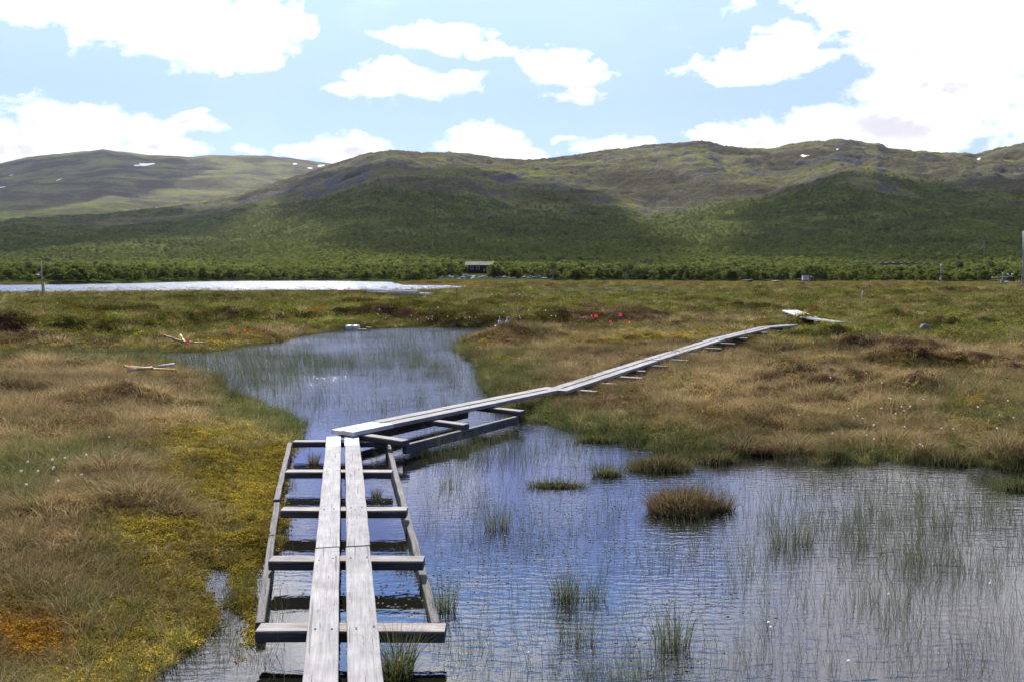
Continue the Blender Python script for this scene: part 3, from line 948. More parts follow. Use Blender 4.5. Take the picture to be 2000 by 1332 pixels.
s_ = np.clip((r / 260) ** .28, .75, 1.7) * g.uniform(.5, 1.15, m_) * (.85 + .35 * fbm(x, y, 40, 3, 605)) * (1 - .35 * np.exp(-((y - 318) / 25) ** 2) * (x > 100))
k_ = np.clip(g.uniform(size=m_) * .6 + .5 * (.5 + .5 * fbm(x, y, 70, 4, 607)), 0, 1)[:, None]
tint_ = np.array([.12, .14, .042]) * (1 - k_) + np.array([.31, .335, .075]) * k_
tint_ = tint_ * (.70 + .30 * sstep(200, 330, r))[:, None]
scatter('birch_forest', np.stack([x, y, z - .2], -1), np.stack([g.normal(0, .06, m_), g.normal(0, .06, m_), g.uniform(0, 6.28, m_)], -1),
        np.stack([s_ * 1.25, s_ * 1.25, s_ * g.uniform(.6, .95, m_)], -1), g.integers(0, 6, m_), tint_, c_birch, 'green birch forest covering the valley floor and lower slopes', 'forest')
print('forest', m_)


def birch_proto(i):
    g = np.random.default_rng(700 + i)
    h = g.uniform(3.4, 4.6)
    lb = birch_lobes(g, h, 1.5, 8)
    root = empty('birch_tree', (0, 0, 0), None, 'tree', 'birches along the far edge of the bog')
    cm = leaf_mesh('crown', leaf_set(620, 1, 1, .125, 720 + i, lobes=lb, flat=.8), m_birch)
    link('crown', cm, root)
    bm = bmesh.new()
    for s in range(g.integers(2, 4)):
        la = g.uniform(0, 6.28); ln = g.uniform(.1, .5)
        prev = None
        for k in range(5):
            f = k / 4
            c = Vector((math.cos(la) * ln * f ** 1.3 * 1.2, math.sin(la) * ln * f ** 1.3 * 1.2, f * h * .85 - .3))
            ring = [bm.verts.new(c + Vector((math.cos(q), math.sin(q), 0)) * (.07 * (1 - .8 * f) + .01)) for q in (0, 1.57, 3.14, 4.71)]
            if prev:
                for q in range(4): bm.faces.new((prev[q], prev[(q + 1) % 4], ring[(q + 1) % 4], ring[q]))
            prev = ring
    bm_obj('trunk', bm, m_bark, root)
    return root


protos = [birch_proto(i) for i in range(6)]
g = np.random.default_rng(78)
NB = 170
used = [False] * 6
for i in range(NB):
    px = -20 + 2040 * (i + g.uniform(.1, .9)) / NB
    d = g.uniform(183, 205)
    if px < 780: d = g.uniform(172 if px < 250 else 190, 262)
    if abs(px - 945) < 100: d = g.uniform(222, 250)
    xx = (px - CX) / FPX * d
    if sdf(LAKE, np.array([xx]), np.array([d]))[0] < 3 or ((xx - CABX + 1) / 4.2) ** 2 + ((d - CABIN_Y + 16) / 24) ** 2 < 1: continue
    k = int(g.integers(6))
    o = protos[k] if not used[k] else copy_tree(protos[k])
    used[k] = True
    o.location = (xx, d, gz(xx, d) - .1)
    o.rotation_euler = (0, 0, g.uniform(0, 6.28))
    s = g.uniform(.55, 1.0)
    o.scale = (s * g.uniform(.9, 1.25), s * g.uniform(.9, 1.25), s)
    o['label'] = 'low bushy birch tree in the row where the bog meets the forest'

# ------------------------------------------------------------------ boardwalk
def wood_mat(name, light, dark, rough=.75, spec=.25, side_shade=0.0):
    m, t = mat_new(name)
    tcd = t.n('ShaderNodeTexCoord'); oi = t.n('ShaderNodeObjectInfo')
    off = t.n('ShaderNodeCombineXYZ', inp={0: t.math('MULTIPLY', oi.outputs['Random'], 37.0), 1: t.math('MULTIPLY', oi.outputs['Random'], 11.0), 2: 0.0}).outputs[0]
    p = t.vm('ADD', tcd.outputs['Object'], off)
    ps = t.vm('MULTIPLY', p, (1.0, 14.0, 14.0))
    g1 = t.noise(ps, 3.0, 6, .65, .8)
    g2 = t.noise(t.vm('MULTIPLY', p, (1.0, 40.0, 40.0)), 4.0, 4, .6, .2)
    bl = t.noise(p, 5.0, 4, .6)
    vor = t.n('ShaderNodeTexVoronoi', inp={'Scale': 1.0})
    t.link(t.vm('MULTIPLY', p, (4.5, 11.0, 11.0)), vor.inputs['Vector'])
    knot = t.map(vor.outputs['Distance'], .05, .16, 1, 0, True)
    knot = t.math('MULTIPLY', knot, t.map(t.noise(p, 3.0, 1).outputs[0], .50, .56))
    vcr = t.n('ShaderNodeTexNoise', inp={'Scale': 1.0, 'Detail': 3.0, 'Distortion': .6})
    t.link(t.vm('MULTIPLY', p, (1.6, 70.0, 70.0)), vcr.inputs['Vector'])
    crack = t.map(vcr.outputs[0], .63, .68)
    f = t.math('ADD', t.math('MULTIPLY', g1.outputs[0], .6), t.math('MULTIPLY', g2.outputs[0], .4))
    c = t.mix(t.map(f, .40, .58), (*dark, 1), (*light, 1))
    v = t.math('MULTIPLY', t.map(oi.outputs['Random'], 0, 1, .88, 1.10), t.map(bl.outputs[0], .3, .7, .74, 1.2))
    c = t.mix(1.0, c, t.n('ShaderNodeCombineColor', inp={0: v, 1: v, 2: v}).outputs[0], 'MULTIPLY')
    c = t.mix(t.math('MULTIPLY', knot, .6), c, (.13, .10, .08, 1))
    c = t.mix(t.math('MULTIPLY', crack, .65), c, (.07, .06, .055, 1))
    if side_shade:
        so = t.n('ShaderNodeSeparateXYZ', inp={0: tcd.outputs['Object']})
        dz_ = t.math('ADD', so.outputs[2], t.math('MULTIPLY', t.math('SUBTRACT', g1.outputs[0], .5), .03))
        c = t.mix(t.map(dz_, -.004, -.016, 0, side_shade), c, (.045, .036, .032, 1))  # shade of the side faces painted in, dark below the top edge
    b = t.n('ShaderNodeBump', inp={'Strength': .8, 'Distance': .003, 'Height': t.math('SUBTRACT', f, t.math('MULTIPLY', crack, .8))})
    princ(t, c, rough, b.outputs[0], spec=spec)
    return m


m_plank = wood_mat('weathered_plank', (.33, .312, .292), (.215, .20, .186))
m_plank_new = wood_mat('pale_new_board', (.66, .64, .61), (.54, .52, .495))
m_beam = wood_mat('weathered_beam', (.36, .315, .28), (.17, .145, .125), side_shade=.75)
m_rail = wood_mat('wet_beam', (.15, .135, .13), (.075, .068, .065))


def board(name, a, b, wd, th, mat, parent=None, base=None, bev=.003, warp=.002, seed=0):
    """a board between two points given on the centre line of its TOP face"""
    a = Vector(a); b = Vector(b)
    L = (b - a).length
    ex = (b - a).normalized(); ey = Vector((0, 0, 1)).cross(ex).normalized(); ez = ex.cross(ey)
    rnd = random.Random(seed + int(L * 1000))
    n = max(2, int(L / .22))
    prof = [(-wd / 2 + bev, 0), (wd / 2 - bev, 0), (wd / 2, -bev), (wd / 2, -th + bev), (wd / 2 - bev, -th), (-wd / 2 + bev, -th), (-wd / 2, -th + bev), (-wd / 2, -bev)]
    V = []; F = []
    for i in range(n + 1):
        x = -L / 2 + L * i / n
        dy = rnd.uniform(-warp, warp); dz = rnd.uniform(-warp, warp) * .6
        for (py, pz) in prof:
            V.append((x, py + dy, pz + dz))
    bm = bmesh.new()
    vs = [bm.verts.new(v) for v in V]
    for i in range(n):
        for k in range(8):
            bm.faces.new((vs[i * 8 + k], vs[(i + 1) * 8 + k], vs[(i + 1) * 8 + (k + 1) % 8], vs[i * 8 + (k + 1) % 8]))
    bm.faces.new([vs[k] for k in range(8)]); bm.faces.new([vs[n * 8 + k] for k in range(7, -1, -1)])
    bmesh.ops.recalc_face_normals(bm, faces=bm.faces)
    o = bm_obj(name, bm, mat, parent)
    mid = (a + b) / 2
    M = Matrix((ex, ey, ez)).transposed().to_4x4(); M.translation = mid - (base if base is not None else Vector((0, 0, 0)))
    o.matrix_local = M
    return o


ZT = 0.205      # walking surface above the pond
TP, TS = .045, .058


def walk(name, label, pa, pb, offs, wds, joints, z0, z1, sleepers, slen, mat=None, railz=None, rails=(), lights=()):
    """pa, pb: centre line ends (xy); offs: sideways offsets of the plank rows; joints: fractions where planks butt"""
    pa = Vector((pa[0], pa[1], z0)); pb = Vector((pb[0], pb[1], z1))
    base = Vector(((pa.x + pb.x) / 2, (pa.y + pb.y) / 2, 0))
    root = empty(name, base, label, 'boardwalk')
    ex = (pb - pa); L = ex.length; e = ex.normalized(); s = Vector((e.y, -e.x, 0)).normalized()
    fr = [0] + list(joints) + [1]
    for ri, (o_, w_) in enumerate(zip(offs, wds)):
        for k in range(len(fr) - 1):
            f0 = fr[k] + (.0012 if k else 0); f1 = fr[k + 1] - .0012
            jz = random.uniform(-.003, .003); jy = random.uniform(-.003, .003)
            A = pa + ex * f0 + s * (o_ + jy) + Vector((0, 0, jz)); B = pa + ex * f1 + s * (o_ + jy) + Vector((0, 0, jz))
            m = m_plank_new if (ri, k) in lights else (mat or m_plank)
            board('plank', A, B, w_, TP, m, root, base, seed=ri * 31 + k)
    for sp_ in sleepers:
        f, c0, c1 = sp_[:3]
        top = (pa + ex * f).z - TP - .003
        ctr = pa + ex * f
        sk = sp_[3] if len(sp_) > 3 else 0
        A = Vector((ctr.x, ctr.y, top)) + s * c0 + e * (-sk); B = Vector((ctr.x, ctr.y, top)) + s * c1 + e * sk
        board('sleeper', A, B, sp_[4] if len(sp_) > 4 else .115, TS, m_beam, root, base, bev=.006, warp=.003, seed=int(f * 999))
    return root, base, e, s, pa, pb


# the near section, straight towards the bend
na_ = P(671, 1400, ZT); nb_ = P(669.5, 850.5, ZT)
dirn = (nb_ - na_).normalized()
start = na_ - dirn * 2.2
Ln = (nb_ - start).length


def fr_at(py, px=670):
    return (P(px, py, ZT) - start).length / Ln


walk1, base1, e1, s1, _, _ = walk('boardwalk', 'near straight boardwalk of two grey planks on sleepers, ending in two pale boards',
                                  start, nb_, (-.093, .093), (.148, .148), (fr_at(1300) - .30, fr_at(1067), fr_at(870)), ZT, ZT, [], .9, lights={(0, 3), (1, 3)})
for i, (py, x0, x1) in enumerate([(1580, 420, 940), (1233, 498, 868), (1096, 524, 826), (997, 547, 793), (922, 556, 764), (862.5, 571, 755)]):
    zt_ = ZT - TP - .003
    A = P(x0, py, zt_); B = P(x1, py, zt_)
    back = Vector((0, .0575, 0))
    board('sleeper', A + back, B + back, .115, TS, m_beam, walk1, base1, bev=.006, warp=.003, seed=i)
bm = bmesh.new(); lathe_n = [(.0, .0012), (.0048, .0009), (.0052, -.002)]
rings = []
for r_, z_ in lathe_n[1:]:
    rings.append([bm.verts.new((r_ * math.cos(k * .785), r_ * math.sin(k * .785), z_)) for k in range(8)])
bm.faces.new(rings[0])
for k in range(8): bm.faces.new((rings[0][k], rings[1][k], rings[1][(k + 1) % 8], rings[0][(k + 1) % 8]))
me_nail = bpy.data.meshes.new('nail'); bm.to_mesh(me_nail); bm.free()
me_nail.materials.append(flat_mat('rusty_nail', (.07, .045, .035), .7))
for py in (1226, 1090, 992, 918, 860):
    c_ = start + dirn * ((P(670, py, ZT) - start).length)
    for o_ in (-.135, -.055, .052, .138):
        nl = link('nail', me_nail, walk1)
        nl.location = c_ + s1 * (o_ + random.uniform(-.01, .01)) + dirn * random.uniform(-.015, .015) + Vector((0, 0, .0035)) - base1
zr = ZT - TP - .003 - TS - .002
for (pts, nm) in [([(566, 864), (540, 975)], 0), ([(541, 980), (508, 1215)], 1), ([(757, 864), (852, 1215)], 2)]:
    A = P(pts[0][0], pts[0][1], zr); B = P(pts[-1][0], pts[-1][1], zr - (.02 if nm == 1 else .05 if nm == 2 else 0))
    board('side_beam', A, B, .048, .09, m_rail, walk1, base1, bev=.004, warp=.003, seed=50 + nm)
# a second beam tier shown past the upper left sleeper
# the second section, turning right over the water
q0 = P(668, 850, ZT + .002); q1 = P(1086, 761, ZT + .03)
e2 = (q1 - q0).normalized(); s2 = Vector((e2.y, -e2.x, 0))
L2 = (q1 - q0).length
f_l = (P(740, 833, ZT) - q0).length / L2
walk2, base2, _, _, pa2, pb2 = walk('boardwalk', 'second boardwalk section turning right over the open water from the bend to the grassy bank',
                                    (q0.x, q0.y), (q1.x, q1.y), (-.093, .093), (.148, .148), (f_l, .42), ZT + .052, ZT + .06, [], .9, lights={(0, 0), (1, 0)})
for i, (fx, fy, bx_, by_) in enumerate([(786, 861, 628, 844), (905, 829, 770, 815), (1016, 803, 900, 790)]):
    zt_ = ZT + .052 - TP - .003
    A = P(fx, fy, zt_)
    d_ = -s2
    B = A + d_ * .92
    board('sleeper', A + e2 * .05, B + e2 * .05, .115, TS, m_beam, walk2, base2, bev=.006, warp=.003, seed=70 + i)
zr2 = ZT + .052 - TP - .003 - TS - .002
A = P(790, 868, zr2); B = P(1010, 812, zr2)
board('side_beam', A, B, .055, .10, m_rail, walk2, base2, seed=81)
A = A - s2 * .80; B = B - s2 * .80
board('side_beam', A, B, .055, .10, m_rail, walk2, base2, seed=82)

# far sections over the bog: (px, py, plank-top height above pond)
def far_walk(label, c0, c1, z0, z1, nsl, joints, rows=(-.093, .093), pale_boards=False, ss=.62):
    a = P(c0[0], c0[1], z0); b = P(c1[0], c1[1], z1)
    sl_ = [((i + .5) / nsl, -ss * .38 - random.uniform(0, .06), ss * .55 + random.uniform(-.1, .22)) for i in range(nsl)]
    return walk('boardwalk', label, (a.x, a.y), (b.x, b.y), rows, [.148] * len(rows), joints, z0, z1, sl_, .9, mat=m_plank_new if pale_boards else m_plank)  # flag picks the paler board material


zA = max(ZT + .06, gz(P(1180, 730, .3).x, P(1180, 730, .3).y) + .11)
far_walk('third boardwalk section, long pair of planks climbing right across the brown grass from the water', (1086, 761), (1270, 702.5), ZT + .064, .34, 5, (.5,))
far_walk('fourth boardwalk section running on across the bog with moss growing between its planks', (1271, 702.2), (1404, 661), .345, .42, 4, (.45,))
far_walk('fifth boardwalk section narrowing towards the dark heather hummock', (1405, 660.8), (1492, 640), .425, .52, 2, (.5,))
far_walk('thin far boardwalk section lying just past the dark heather hummock', (1488, 639.5), (1548, 634.5), .52, .50, 1, (), ss=.4)
far_walk('short distant plank length running right to the far corner of the path', (1575, 619.5), (1642, 629), .50, .50, 1, (), ss=.4)
far_walk('wide bright distant boardwalk section slanting away past the corner of the path', (1583, 619.5), (1543, 606), .52, .55, 3, (.5,), rows=(-.22, -.02, .18), pale_boards=True)

# ------------------------------------------------------------------ small things on the bog
m_orange = flat_mat('orange_plastic', (.72, .13, .04), .5, 8, .1)
m_pink = flat_mat('pink_plastic', (.70, .10, .17), .5, 8, .1)
m_wire = flat_mat('flag_wire', (.35, .35, .33), .5)
m_white = flat_mat('white_plastic', (.62, .60, .57), .45, 6, .12)
m_bamboo = flat_mat('bamboo', (.78, .58, .12), .6, 20, .3)
m_paleb = flat_mat('pale_pole', (.58, .44, .20), .6, 20, .3)
m_greyb = flat_mat('grey_board', (.36, .34, .31), .7, 12, .3)
m_blue = flat_mat('blue_plastic', (.18, .36, .60), .4, 8, .15)
m_metal = flat_mat('grey_metal', (.42, .43, .44), .4, 8, .2)
m_dark = flat_mat('dark_metal', (.05, .05, .05), .6, 8, .2)
m_wood2 = flat_mat('pale_post_wood', (.45, .36, .24), .8, 14, .3)


def tube(bm, a, b, r0, r1=None, n=8, caps=True):
    r1 = r0 if r1 is None else r1
    a = Vector(a); b = Vector(b); d = (b - a).normalized()
    u = d.orthogonal().normalized(); v = d.cross(u)
    ra = [bm.verts.new(a + (u * math.cos(k * 2 * math.pi / n) + v * math.sin(k * 2 * math.pi / n)) * r0) for k in range(n)]
    rb = [bm.verts.new(b + (u * math.cos(k * 2 * math.pi / n) + v * math.sin(k * 2 * math.pi / n)) * r1) for k in range(n)]
    for k in range(n): bm.faces.new((ra[k], ra[(k + 1) % n], rb[(k + 1) % n], rb[k]))
    if caps: bm.faces.new(ra[::-1]); bm.faces.new(rb)


def pole_mesh(name, pts, r, mat, parent, loc=None, n=8):
    bm = bmesh.new()
    for a, b in zip(pts[:-1], pts[1:]): tube(bm, a, b, r, None, n)
    return bm_obj(name, bm, mat, parent, loc, True)


def lathe(bm, prof, n=20, c=(0, 0, 0)):
    rings = []
    for r_, z_ in prof:
        rings.append([bm.verts.new((c[0] + r_ * math.cos(k * 2 * math.pi / n), c[1] + r_ * math.sin(k * 2 * math.pi / n), c[2] + z_)) for k in range(n)])
    for a, b in zip(rings[:-1], rings[1:]):
        for k in range(n): bm.faces.new((a[k], a[(k + 1) % n], b[(k + 1) % n], b[k]))
    bm.faces.new(rings[0][::-1]); bm.faces.new(rings[-1])


def box(bm, c, s, bev=0.0, rz=0.0):
    g_ = bmesh.ops.create_cube(bm, size=1)
    bmesh.ops.scale(bm, vec=s, verts=g_['verts'])
    if rz: bmesh.ops.rotate(bm, verts=g_['verts'], cent=(0, 0, 0), matrix=Matrix.Rotation(rz, 3, 'Z'))
    bmesh.ops.translate(bm, vec=c, verts=g_['verts'])
    if bev:
        ed = {e_ for v_ in g_['verts'] for e_ in v_.link_edges}
        bmesh.ops.bevel(bm, geom=list(ed), offset=bev, segments=2, affect='EDGES')


def flag(px, py_base, h, sz, mat, label, rz=0.0, lean=.08):
    """wire stake flag: foot where it enters the ground"""
    b = on_ground(px, py_base)
    sz *= .66
    h += .04
    root = empty('marker_flag', b, label, 'flag', 'plastic marker flags on the bog')
    root.rotation_euler = (0, 0, rz)
    top = Vector((lean * h, 0, h))
    pole_mesh('wire', [(0, 0, -.05), top], .0025, m_wire, root, n=5)
    bm = bmesh.new()
    cols = 5; vs = []
    for i in range(cols + 1):
        f = i / cols
        y = .012 * math.sin(f * 5 + px)
        vs.append((bm.verts.new((top.x + sz * f, y, top.z - sz * .05 * f)), bm.verts.new((top.x + sz * f * .97, y * .6 + .004, top.z - sz * .95 - .01 * f))))
    for a, c in zip(vs[:-1], vs[1:]): bm.faces.new((a[0], c[0], c[1], a[1]))
    bmesh.ops.solidify(bm, geom=bm.faces[:], thickness=.0012)
    bm_obj('flag_sheet', bm, mat, root, None, True)
    return root


flag(249, 733, .17, .055, m_pink, 'pink flag at the left end of the nearest crossed poles', .5)
flag(289, 733, .17, .058, m_orange, 'orange flag over the taped middle of the nearest crossed poles', .2)
flag(362, 684, .20, .11, m_pink, 'pink flag by the middle of the thin poles across the grassy inlet', .3)
flag(452, 654, .16, .10, m_orange, 'bright orange flag in the grass below the left peat bank', .4)
flag(476, 659, .16, .10, m_orange, 'dull orange flag just right of the bright one below the left peat bank', .8)
flag(514, 653, .14, .08, m_orange, 'small faint orange flag farthest right in the grass below the left peat bank', .2)
flag(416, 650, .12, .05, m_orange, 'tiny faint orange flag farthest left at the foot of the left peat bank', .7)
flag(533, 612, .30, .12, m_pink, 'pink flag at the upper end of the far crossed poles on the plateau', .3)
flag(549, 616, .22, .10, m_orange, 'orange flag over the middle of the far crossed poles on the plateau', 1.0)
flag(1153, 641, .42, .13, m_pink, 'small pink flag left of the red one on the far bank', .9)
flag(1159, 641, .42, .17, m_orange, 'red orange flag right beside a pink one on the far bank', .1)
flag(1189, 640, .20, .14, m_orange, 'orange flag at the left end of the white board on the far bank', .5)
flag(1207, 638, .40, .16, m_pink, 'bright pink flag standing behind the white board on the far bank', .3)
flag(1224, 641, .20, .13, m_orange, 'orange flag at the right end of the white board on the far bank', -.2)
flag(898, 672, .06, .07, m_orange, 'low orange flag at the right edge of the back pond', .4)


def pole_cross(label, poles, tapes, z):
    """poles: [(px0,py0,px1,py1,lift,radius,mat)]"""
    c = None
    root = None
    for (x0, y0, x1, y1, l0, l1, rd, mt) in poles:
        A = on_ground(x0, y0); B = on_ground(x1, y1)
        A.z += l0 + rd + .08 + .03 * (A.y > 18); B.z += l1 + rd + .08 + .03 * (A.y > 18)
        if root is None:
            c = (A + B) / 2; c.z -= rd
            root = empty('crossed_poles', c, label, 'poles', 'crossed poles marking plots')
        mid = (A + B) / 2 + Vector((0, 0, -.005))
        pole_mesh('pole', [A - c, mid - c, B - c], rd * 1.25, mt, root)
        for f in tapes:
            if f[0] == (x0, y0):
                a = A.lerp(B, f[1]); b = A.lerp(B, f[2])
                pole_mesh('tape', [a - c, b - c], rd * 1.5, m_orange, root)
    return root


pole_cross('nearest crossed poles, yellow pole over grey boards with orange tape',
           [(243, 727.5, 345, 736, .02, .02, .017, m_bamboo), (250, 735, 340, 725, .0, .03, .022, m_greyb), (251, 732.5, 300, 732, .03, .03, .014, m_paleb)],
           [((243, 727.5), .43, .53), ((243, 727.5), .92, .99), ((243, 727.5), .0, .03)], .2)
pole_cross('thin joined poles across the grassy inlet, orange at the left end',
           [(321, 671, 360, 679, .05, .0, .020, m_paleb), (360, 679, 401, 681, .02, .0, .016, m_paleb), (353, 671, 362, 680, .08, 0, .017, m_bamboo)],
           [((321, 671), .0, .06)], .2)
pole_cross('far crossed pale poles on the plateau left of the pond',
           [(528, 615, 556, 616, .03, .04, .018, m_paleb), (556, 616, 573, 611, .04, .06, .018, m_paleb), (537, 606, 566, 619.5, .06, .0, .020, m_paleb)],
           [((528, 615), .85, .98)], .4)

# white barrel half sunk at the back of the pond
c = P(689, 645, .0)
root = empty('white_barrel', c, 'white plastic barrel lying half sunk at the back edge of the pond', 'barrel')
root.rotation_euler = (0, 0, .08)
bm = bmesh.new(); tmp = bmesh.new()
prof = [(.11, -.235), (.13, -.225), (.135, -.12), (.137, -.02), (.128, -.008), (.128, .012), (.137, .025), (.135, .13), (.13, .225), (.11, .235)]
lathe(bm, prof, 24)
bmesh.ops.rotate(bm, verts=bm.verts, cent=(0, 0, 0), matrix=Matrix.Rotation(math.pi / 2, 3, 'Y'))
bmesh.ops.translate(bm, vec=(0, 0, .04), verts=bm.verts)
bm_obj('drum', bm, m_white, root, None, True)
bm = bmesh.new(); lathe(bm, [(.1295, -.006), (.132, -.004), (.132, .008), (.1295, .010)], 24)
bmesh.ops.rotate(bm, verts=bm.verts, cent=(0, 0, 0), matrix=Matrix.Rotation(math.pi / 2, 3, 'Y'))
bmesh.ops.translate(bm, vec=(0, 0, .04), verts=bm.verts)
bm_obj('band', bm, m_greyb, root, None, True)
c = P(712, 644.5, .03)
root = empty('floating_plank', c, 'short weathered plank with a grey block floating right of the white barrel', 'plank')
board('plank', (-.22, 0, .03), (.20, .02, .03), .10, .03, m_paleb, root)
board('block', (.06, .04, .09), (.21, .05, .09), .10, .05, m_greyb, root)

# two bottles on a tray in the pond
c = P(984, 643, .10); c.z = max(.10, gz(c.x, c.y) + .12)
tray = empty('tray', c, 'pale rectangular float carrying two blue bottles at the pond edge', 'float'); tray.scale = (1.25, 1.25, 1.25)
bm = bmesh.new(); box(bm, (0, 0, .015), (.50, .26, .03), .006); bm_obj('deck', bm, m_white, tray)
bm = bmesh.new(); box(bm, (0, 0, -.02), (.42, .18, .04), .01); bm_obj('float_block', bm, m_greyb, tray)
for dx_, lab in ((-.112, 'left of the two blue capped bottles standing on the pale float'), (.085, 'right of the two blue capped bottles standing on the pale float')):
    b_ = empty('bottle', c + Vector((dx_ * 1.25, 0, .0375)), lab, 'bottle', 'bottles on the pale float'); b_.scale = (1.35, 1.35, 1.25)
    bm = bmesh.new(); lathe(bm, [(.040, 0), (.045, .005), (.045, .10), (.042, .115), (.020, .135), (.018, .15)], 16); bm_obj('bottle_body', bm, m_blue, b_, None, True)
    bm = bmesh.new(); lathe(bm, [(.0455, .07), (.046, .072), (.046, .10), (.0425, .117), (.021, .137)], 16); bm_obj('shoulder', bm, m_white, b_, None, True)
    bm = bmesh.new(); lathe(bm, [(.021, .15), (.021, .17), (.009, .175), (.008, .215), (.014, .218), (.014, .232), (.006, .236)], 12); bm_obj('cap', bm, m_white, b_, None, True)
c = P(958, 643, .0)
o = bmesh.new(); lathe(o, [(.0, -.03), (.03, -.02), (.04, 0), (.03, .025), (.01, .035)], 14)
tag(bm_obj('float_ball', o, m_blue, None, c, True), 'small blue float ball on the water left of the bottles', 'float ball')

# white board between the flags on the far bank
g0 = on_ground(1191, 640); g1_ = on_ground(1223, 641)
r_ = empty('white_board', (g0 + g1_) / 2, 'narrow white board lying low between the orange flags on the far bank', 'board')
board('board', g0 + Vector((0, 0, .07)), g1_ + Vector((0, 0, .07)), .05, .03, m_white, r_, (g0 + g1_) / 2)
bm = bmesh.new(); box(bm, g0 - (g0 + g1_) / 2 + Vector((.05, -.02, .08)), (.09, .07, .09), .01); bm_obj('end_block', bm, m_white, r_)

# long planks stacked by the lake
g0 = on_ground(719, 575); g1_ = on_ground(828, 578)
ctr = (g0 + g1_) / 2
r_ = empty('plank_stack', ctr, 'stack of long grey planks lying on the bog near the lake', 'planks')
for k, (dz_, dy_, sh) in enumerate([(.16, 0, 0), (.15, .25, .4), (.32, .1, -.35)]):
    board('plank', g0 + Vector((sh, dy_, dz_ + .05)), g1_ + Vector((sh, dy_, dz_ - (.05 if k == 2 else 0))), .2, .12, m_plank_new, r_, ctr, seed=k)
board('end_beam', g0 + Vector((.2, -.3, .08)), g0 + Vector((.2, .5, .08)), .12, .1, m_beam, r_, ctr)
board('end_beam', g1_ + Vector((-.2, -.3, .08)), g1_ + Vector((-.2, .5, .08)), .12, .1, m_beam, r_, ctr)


def ground_plank(name, x0, y0, x1, y1, wd, lift, mat, label, cat):
    g0 = on_ground(x0, y0); g1_ = on_ground(x1, y1)
    o = board(name, g0 + Vector((0, 0, lift)), g1_ + Vector((0, 0, lift)), wd, .06, mat)
    return tag(o, label, cat)


ground_plank('board', 1271, 565, 1306, 566, .5, .16, m_plank_new, 'pale grey board lying at the edge of the far wet sedge', 'board')
ground_plank('board', 1884, 582, 1922, 581.5, .5, .14, m_paleb, 'pale bleached board in the grass at the far right', 'board')
ground_plank('board', 1452, 551, 1472, 549.5, .6, .35, m_plank_new, 'pale far board under the trees left of the white box', 'board')
ground_plank('board', 1508, 552, 1528, 550.5, .6, .30, m_plank_new, 'second pale far board nearer the white box', 'board')
ground_plank('board', 920, 552, 940, 550.5, .9, .45, m_white, 'white board on the lake point below the cabin', 'board')

# poles and instruments
def pole_thing(name, px, pb, pt, rad, mat, label, cat, lean=0, parts=None, dist=None):
    b = on_ground(px, pb)
    top = PY(px + lean, pt, b.y)
    root = empty(name, b, label, cat)
    h = top - b
    pole_mesh('pole', [(0, 0, -.2), h], rad, mat, root)
    return root, h, b


rt, h, b = pole_thing('measuring_pole', 84, 586, 511, .035, m_wood2, 'tall thin wooden pole with a small sensor arm in front of the lake', 'pole', lean=-4)
pole_mesh('lower_post', [(.10, -.02, -.2), (.07, -.02, h.z * .45)], .05, m_paleb, rt)
bm = bmesh.new(); box(bm, h * .62 + Vector((-.13, 0, .02)), (.26, .06, .05), .01); bm_obj('sensor_arm', bm, m_greyb, rt)
bm = bmesh.new(); lathe(bm, [(.05, 0), (.10, .01), (.10, .05), (.05, .07)], 12, h * .62 + Vector((-.22, 0, .03))); bm_obj('sensor', bm, m_white, rt, None, True)
rt, h, b = pole_thing('stake', 892, 599, 563, .016, m_dark, 'thin dark stake on the plateau right of the plank stack', 'stake')
rt, h, b = pole_thing('wooden_post', 1681, 592, 569, .035, m_paleb, 'leaning pale wooden post on the right part of the bog', 'post', lean=4)
bm = bmesh.new(); lathe(bm, [(.04, 0), (.04, .03), (.0, .06)], 8, h); bm_obj('post_top', bm, m_paleb, rt, None, True)
rt, h, b = pole_thing('mast', 1838, 553, 520, .045, m_metal, 'thin white mast with instruments at top and foot on the right skyline of the bog', 'mast')
bm = bmesh.new(); lathe(bm, [(.06, -.1), (.16, 0), (.18, .1), (.1, .25), (.0, .3)], 14, h); bm_obj('top_sensor', bm, m_white, rt, None, True)
bm = bmesh.new(); box(bm, (-.18, -.1, h.z * .25), (.32, .2, .42), .03); bm_obj('instrument_box', bm, m_white, rt)
pole_mesh('side_arm', [(0, 0, h.z * .97), (-.25, 0, h.z * .95)], .02, m_metal, rt)
rt, h, b = pole_thing('weather_station', 1958, 567, 540, .04, m_wood2, 'weather station on a wooden post with crossed white sensor arms', 'weather station')
pole_mesh('cross_arm', [(-1.0, 0, h.z * .90), (.95, 0, h.z * .98)], .025, m_metal, rt)
pole_mesh('upper_mast', [h, h + Vector((.05, 0, .35))], .03, m_metal, rt)
bm = bmesh.new(); lathe(bm, [(.05, -.06), (.09, 0), (.05, .07)], 12, (-1.0, 0, h.z * .90)); bm_obj('left_sensor', bm, m_white, rt, None, True)
for k in range(3):
    a_ = k * 2.1 + .4
    pole_mesh('wind_vane_arm', [(.75, 0, h.z * .98), (.75 + .25 * math.cos(a_), .25 * math.sin(a_), h.z * .98 + .18)], .02, m_white, rt)
    bm = bmesh.new(); bmesh.ops.create_uvsphere(bm, u_segments=10, v_segments=6, radius=.08); bmesh.ops.translate(bm, vec=(.75 + .25 * math.cos(a_), .25 * math.sin(a_), h.z * .98 + .2), verts=bm.verts); bm_obj('wind_cup', bm, m_white, rt, None, True)
pole_mesh('antenna', [(-.05, 0, h.z), (-.22, 0, h.z + .5)], .02, m_metal, rt)
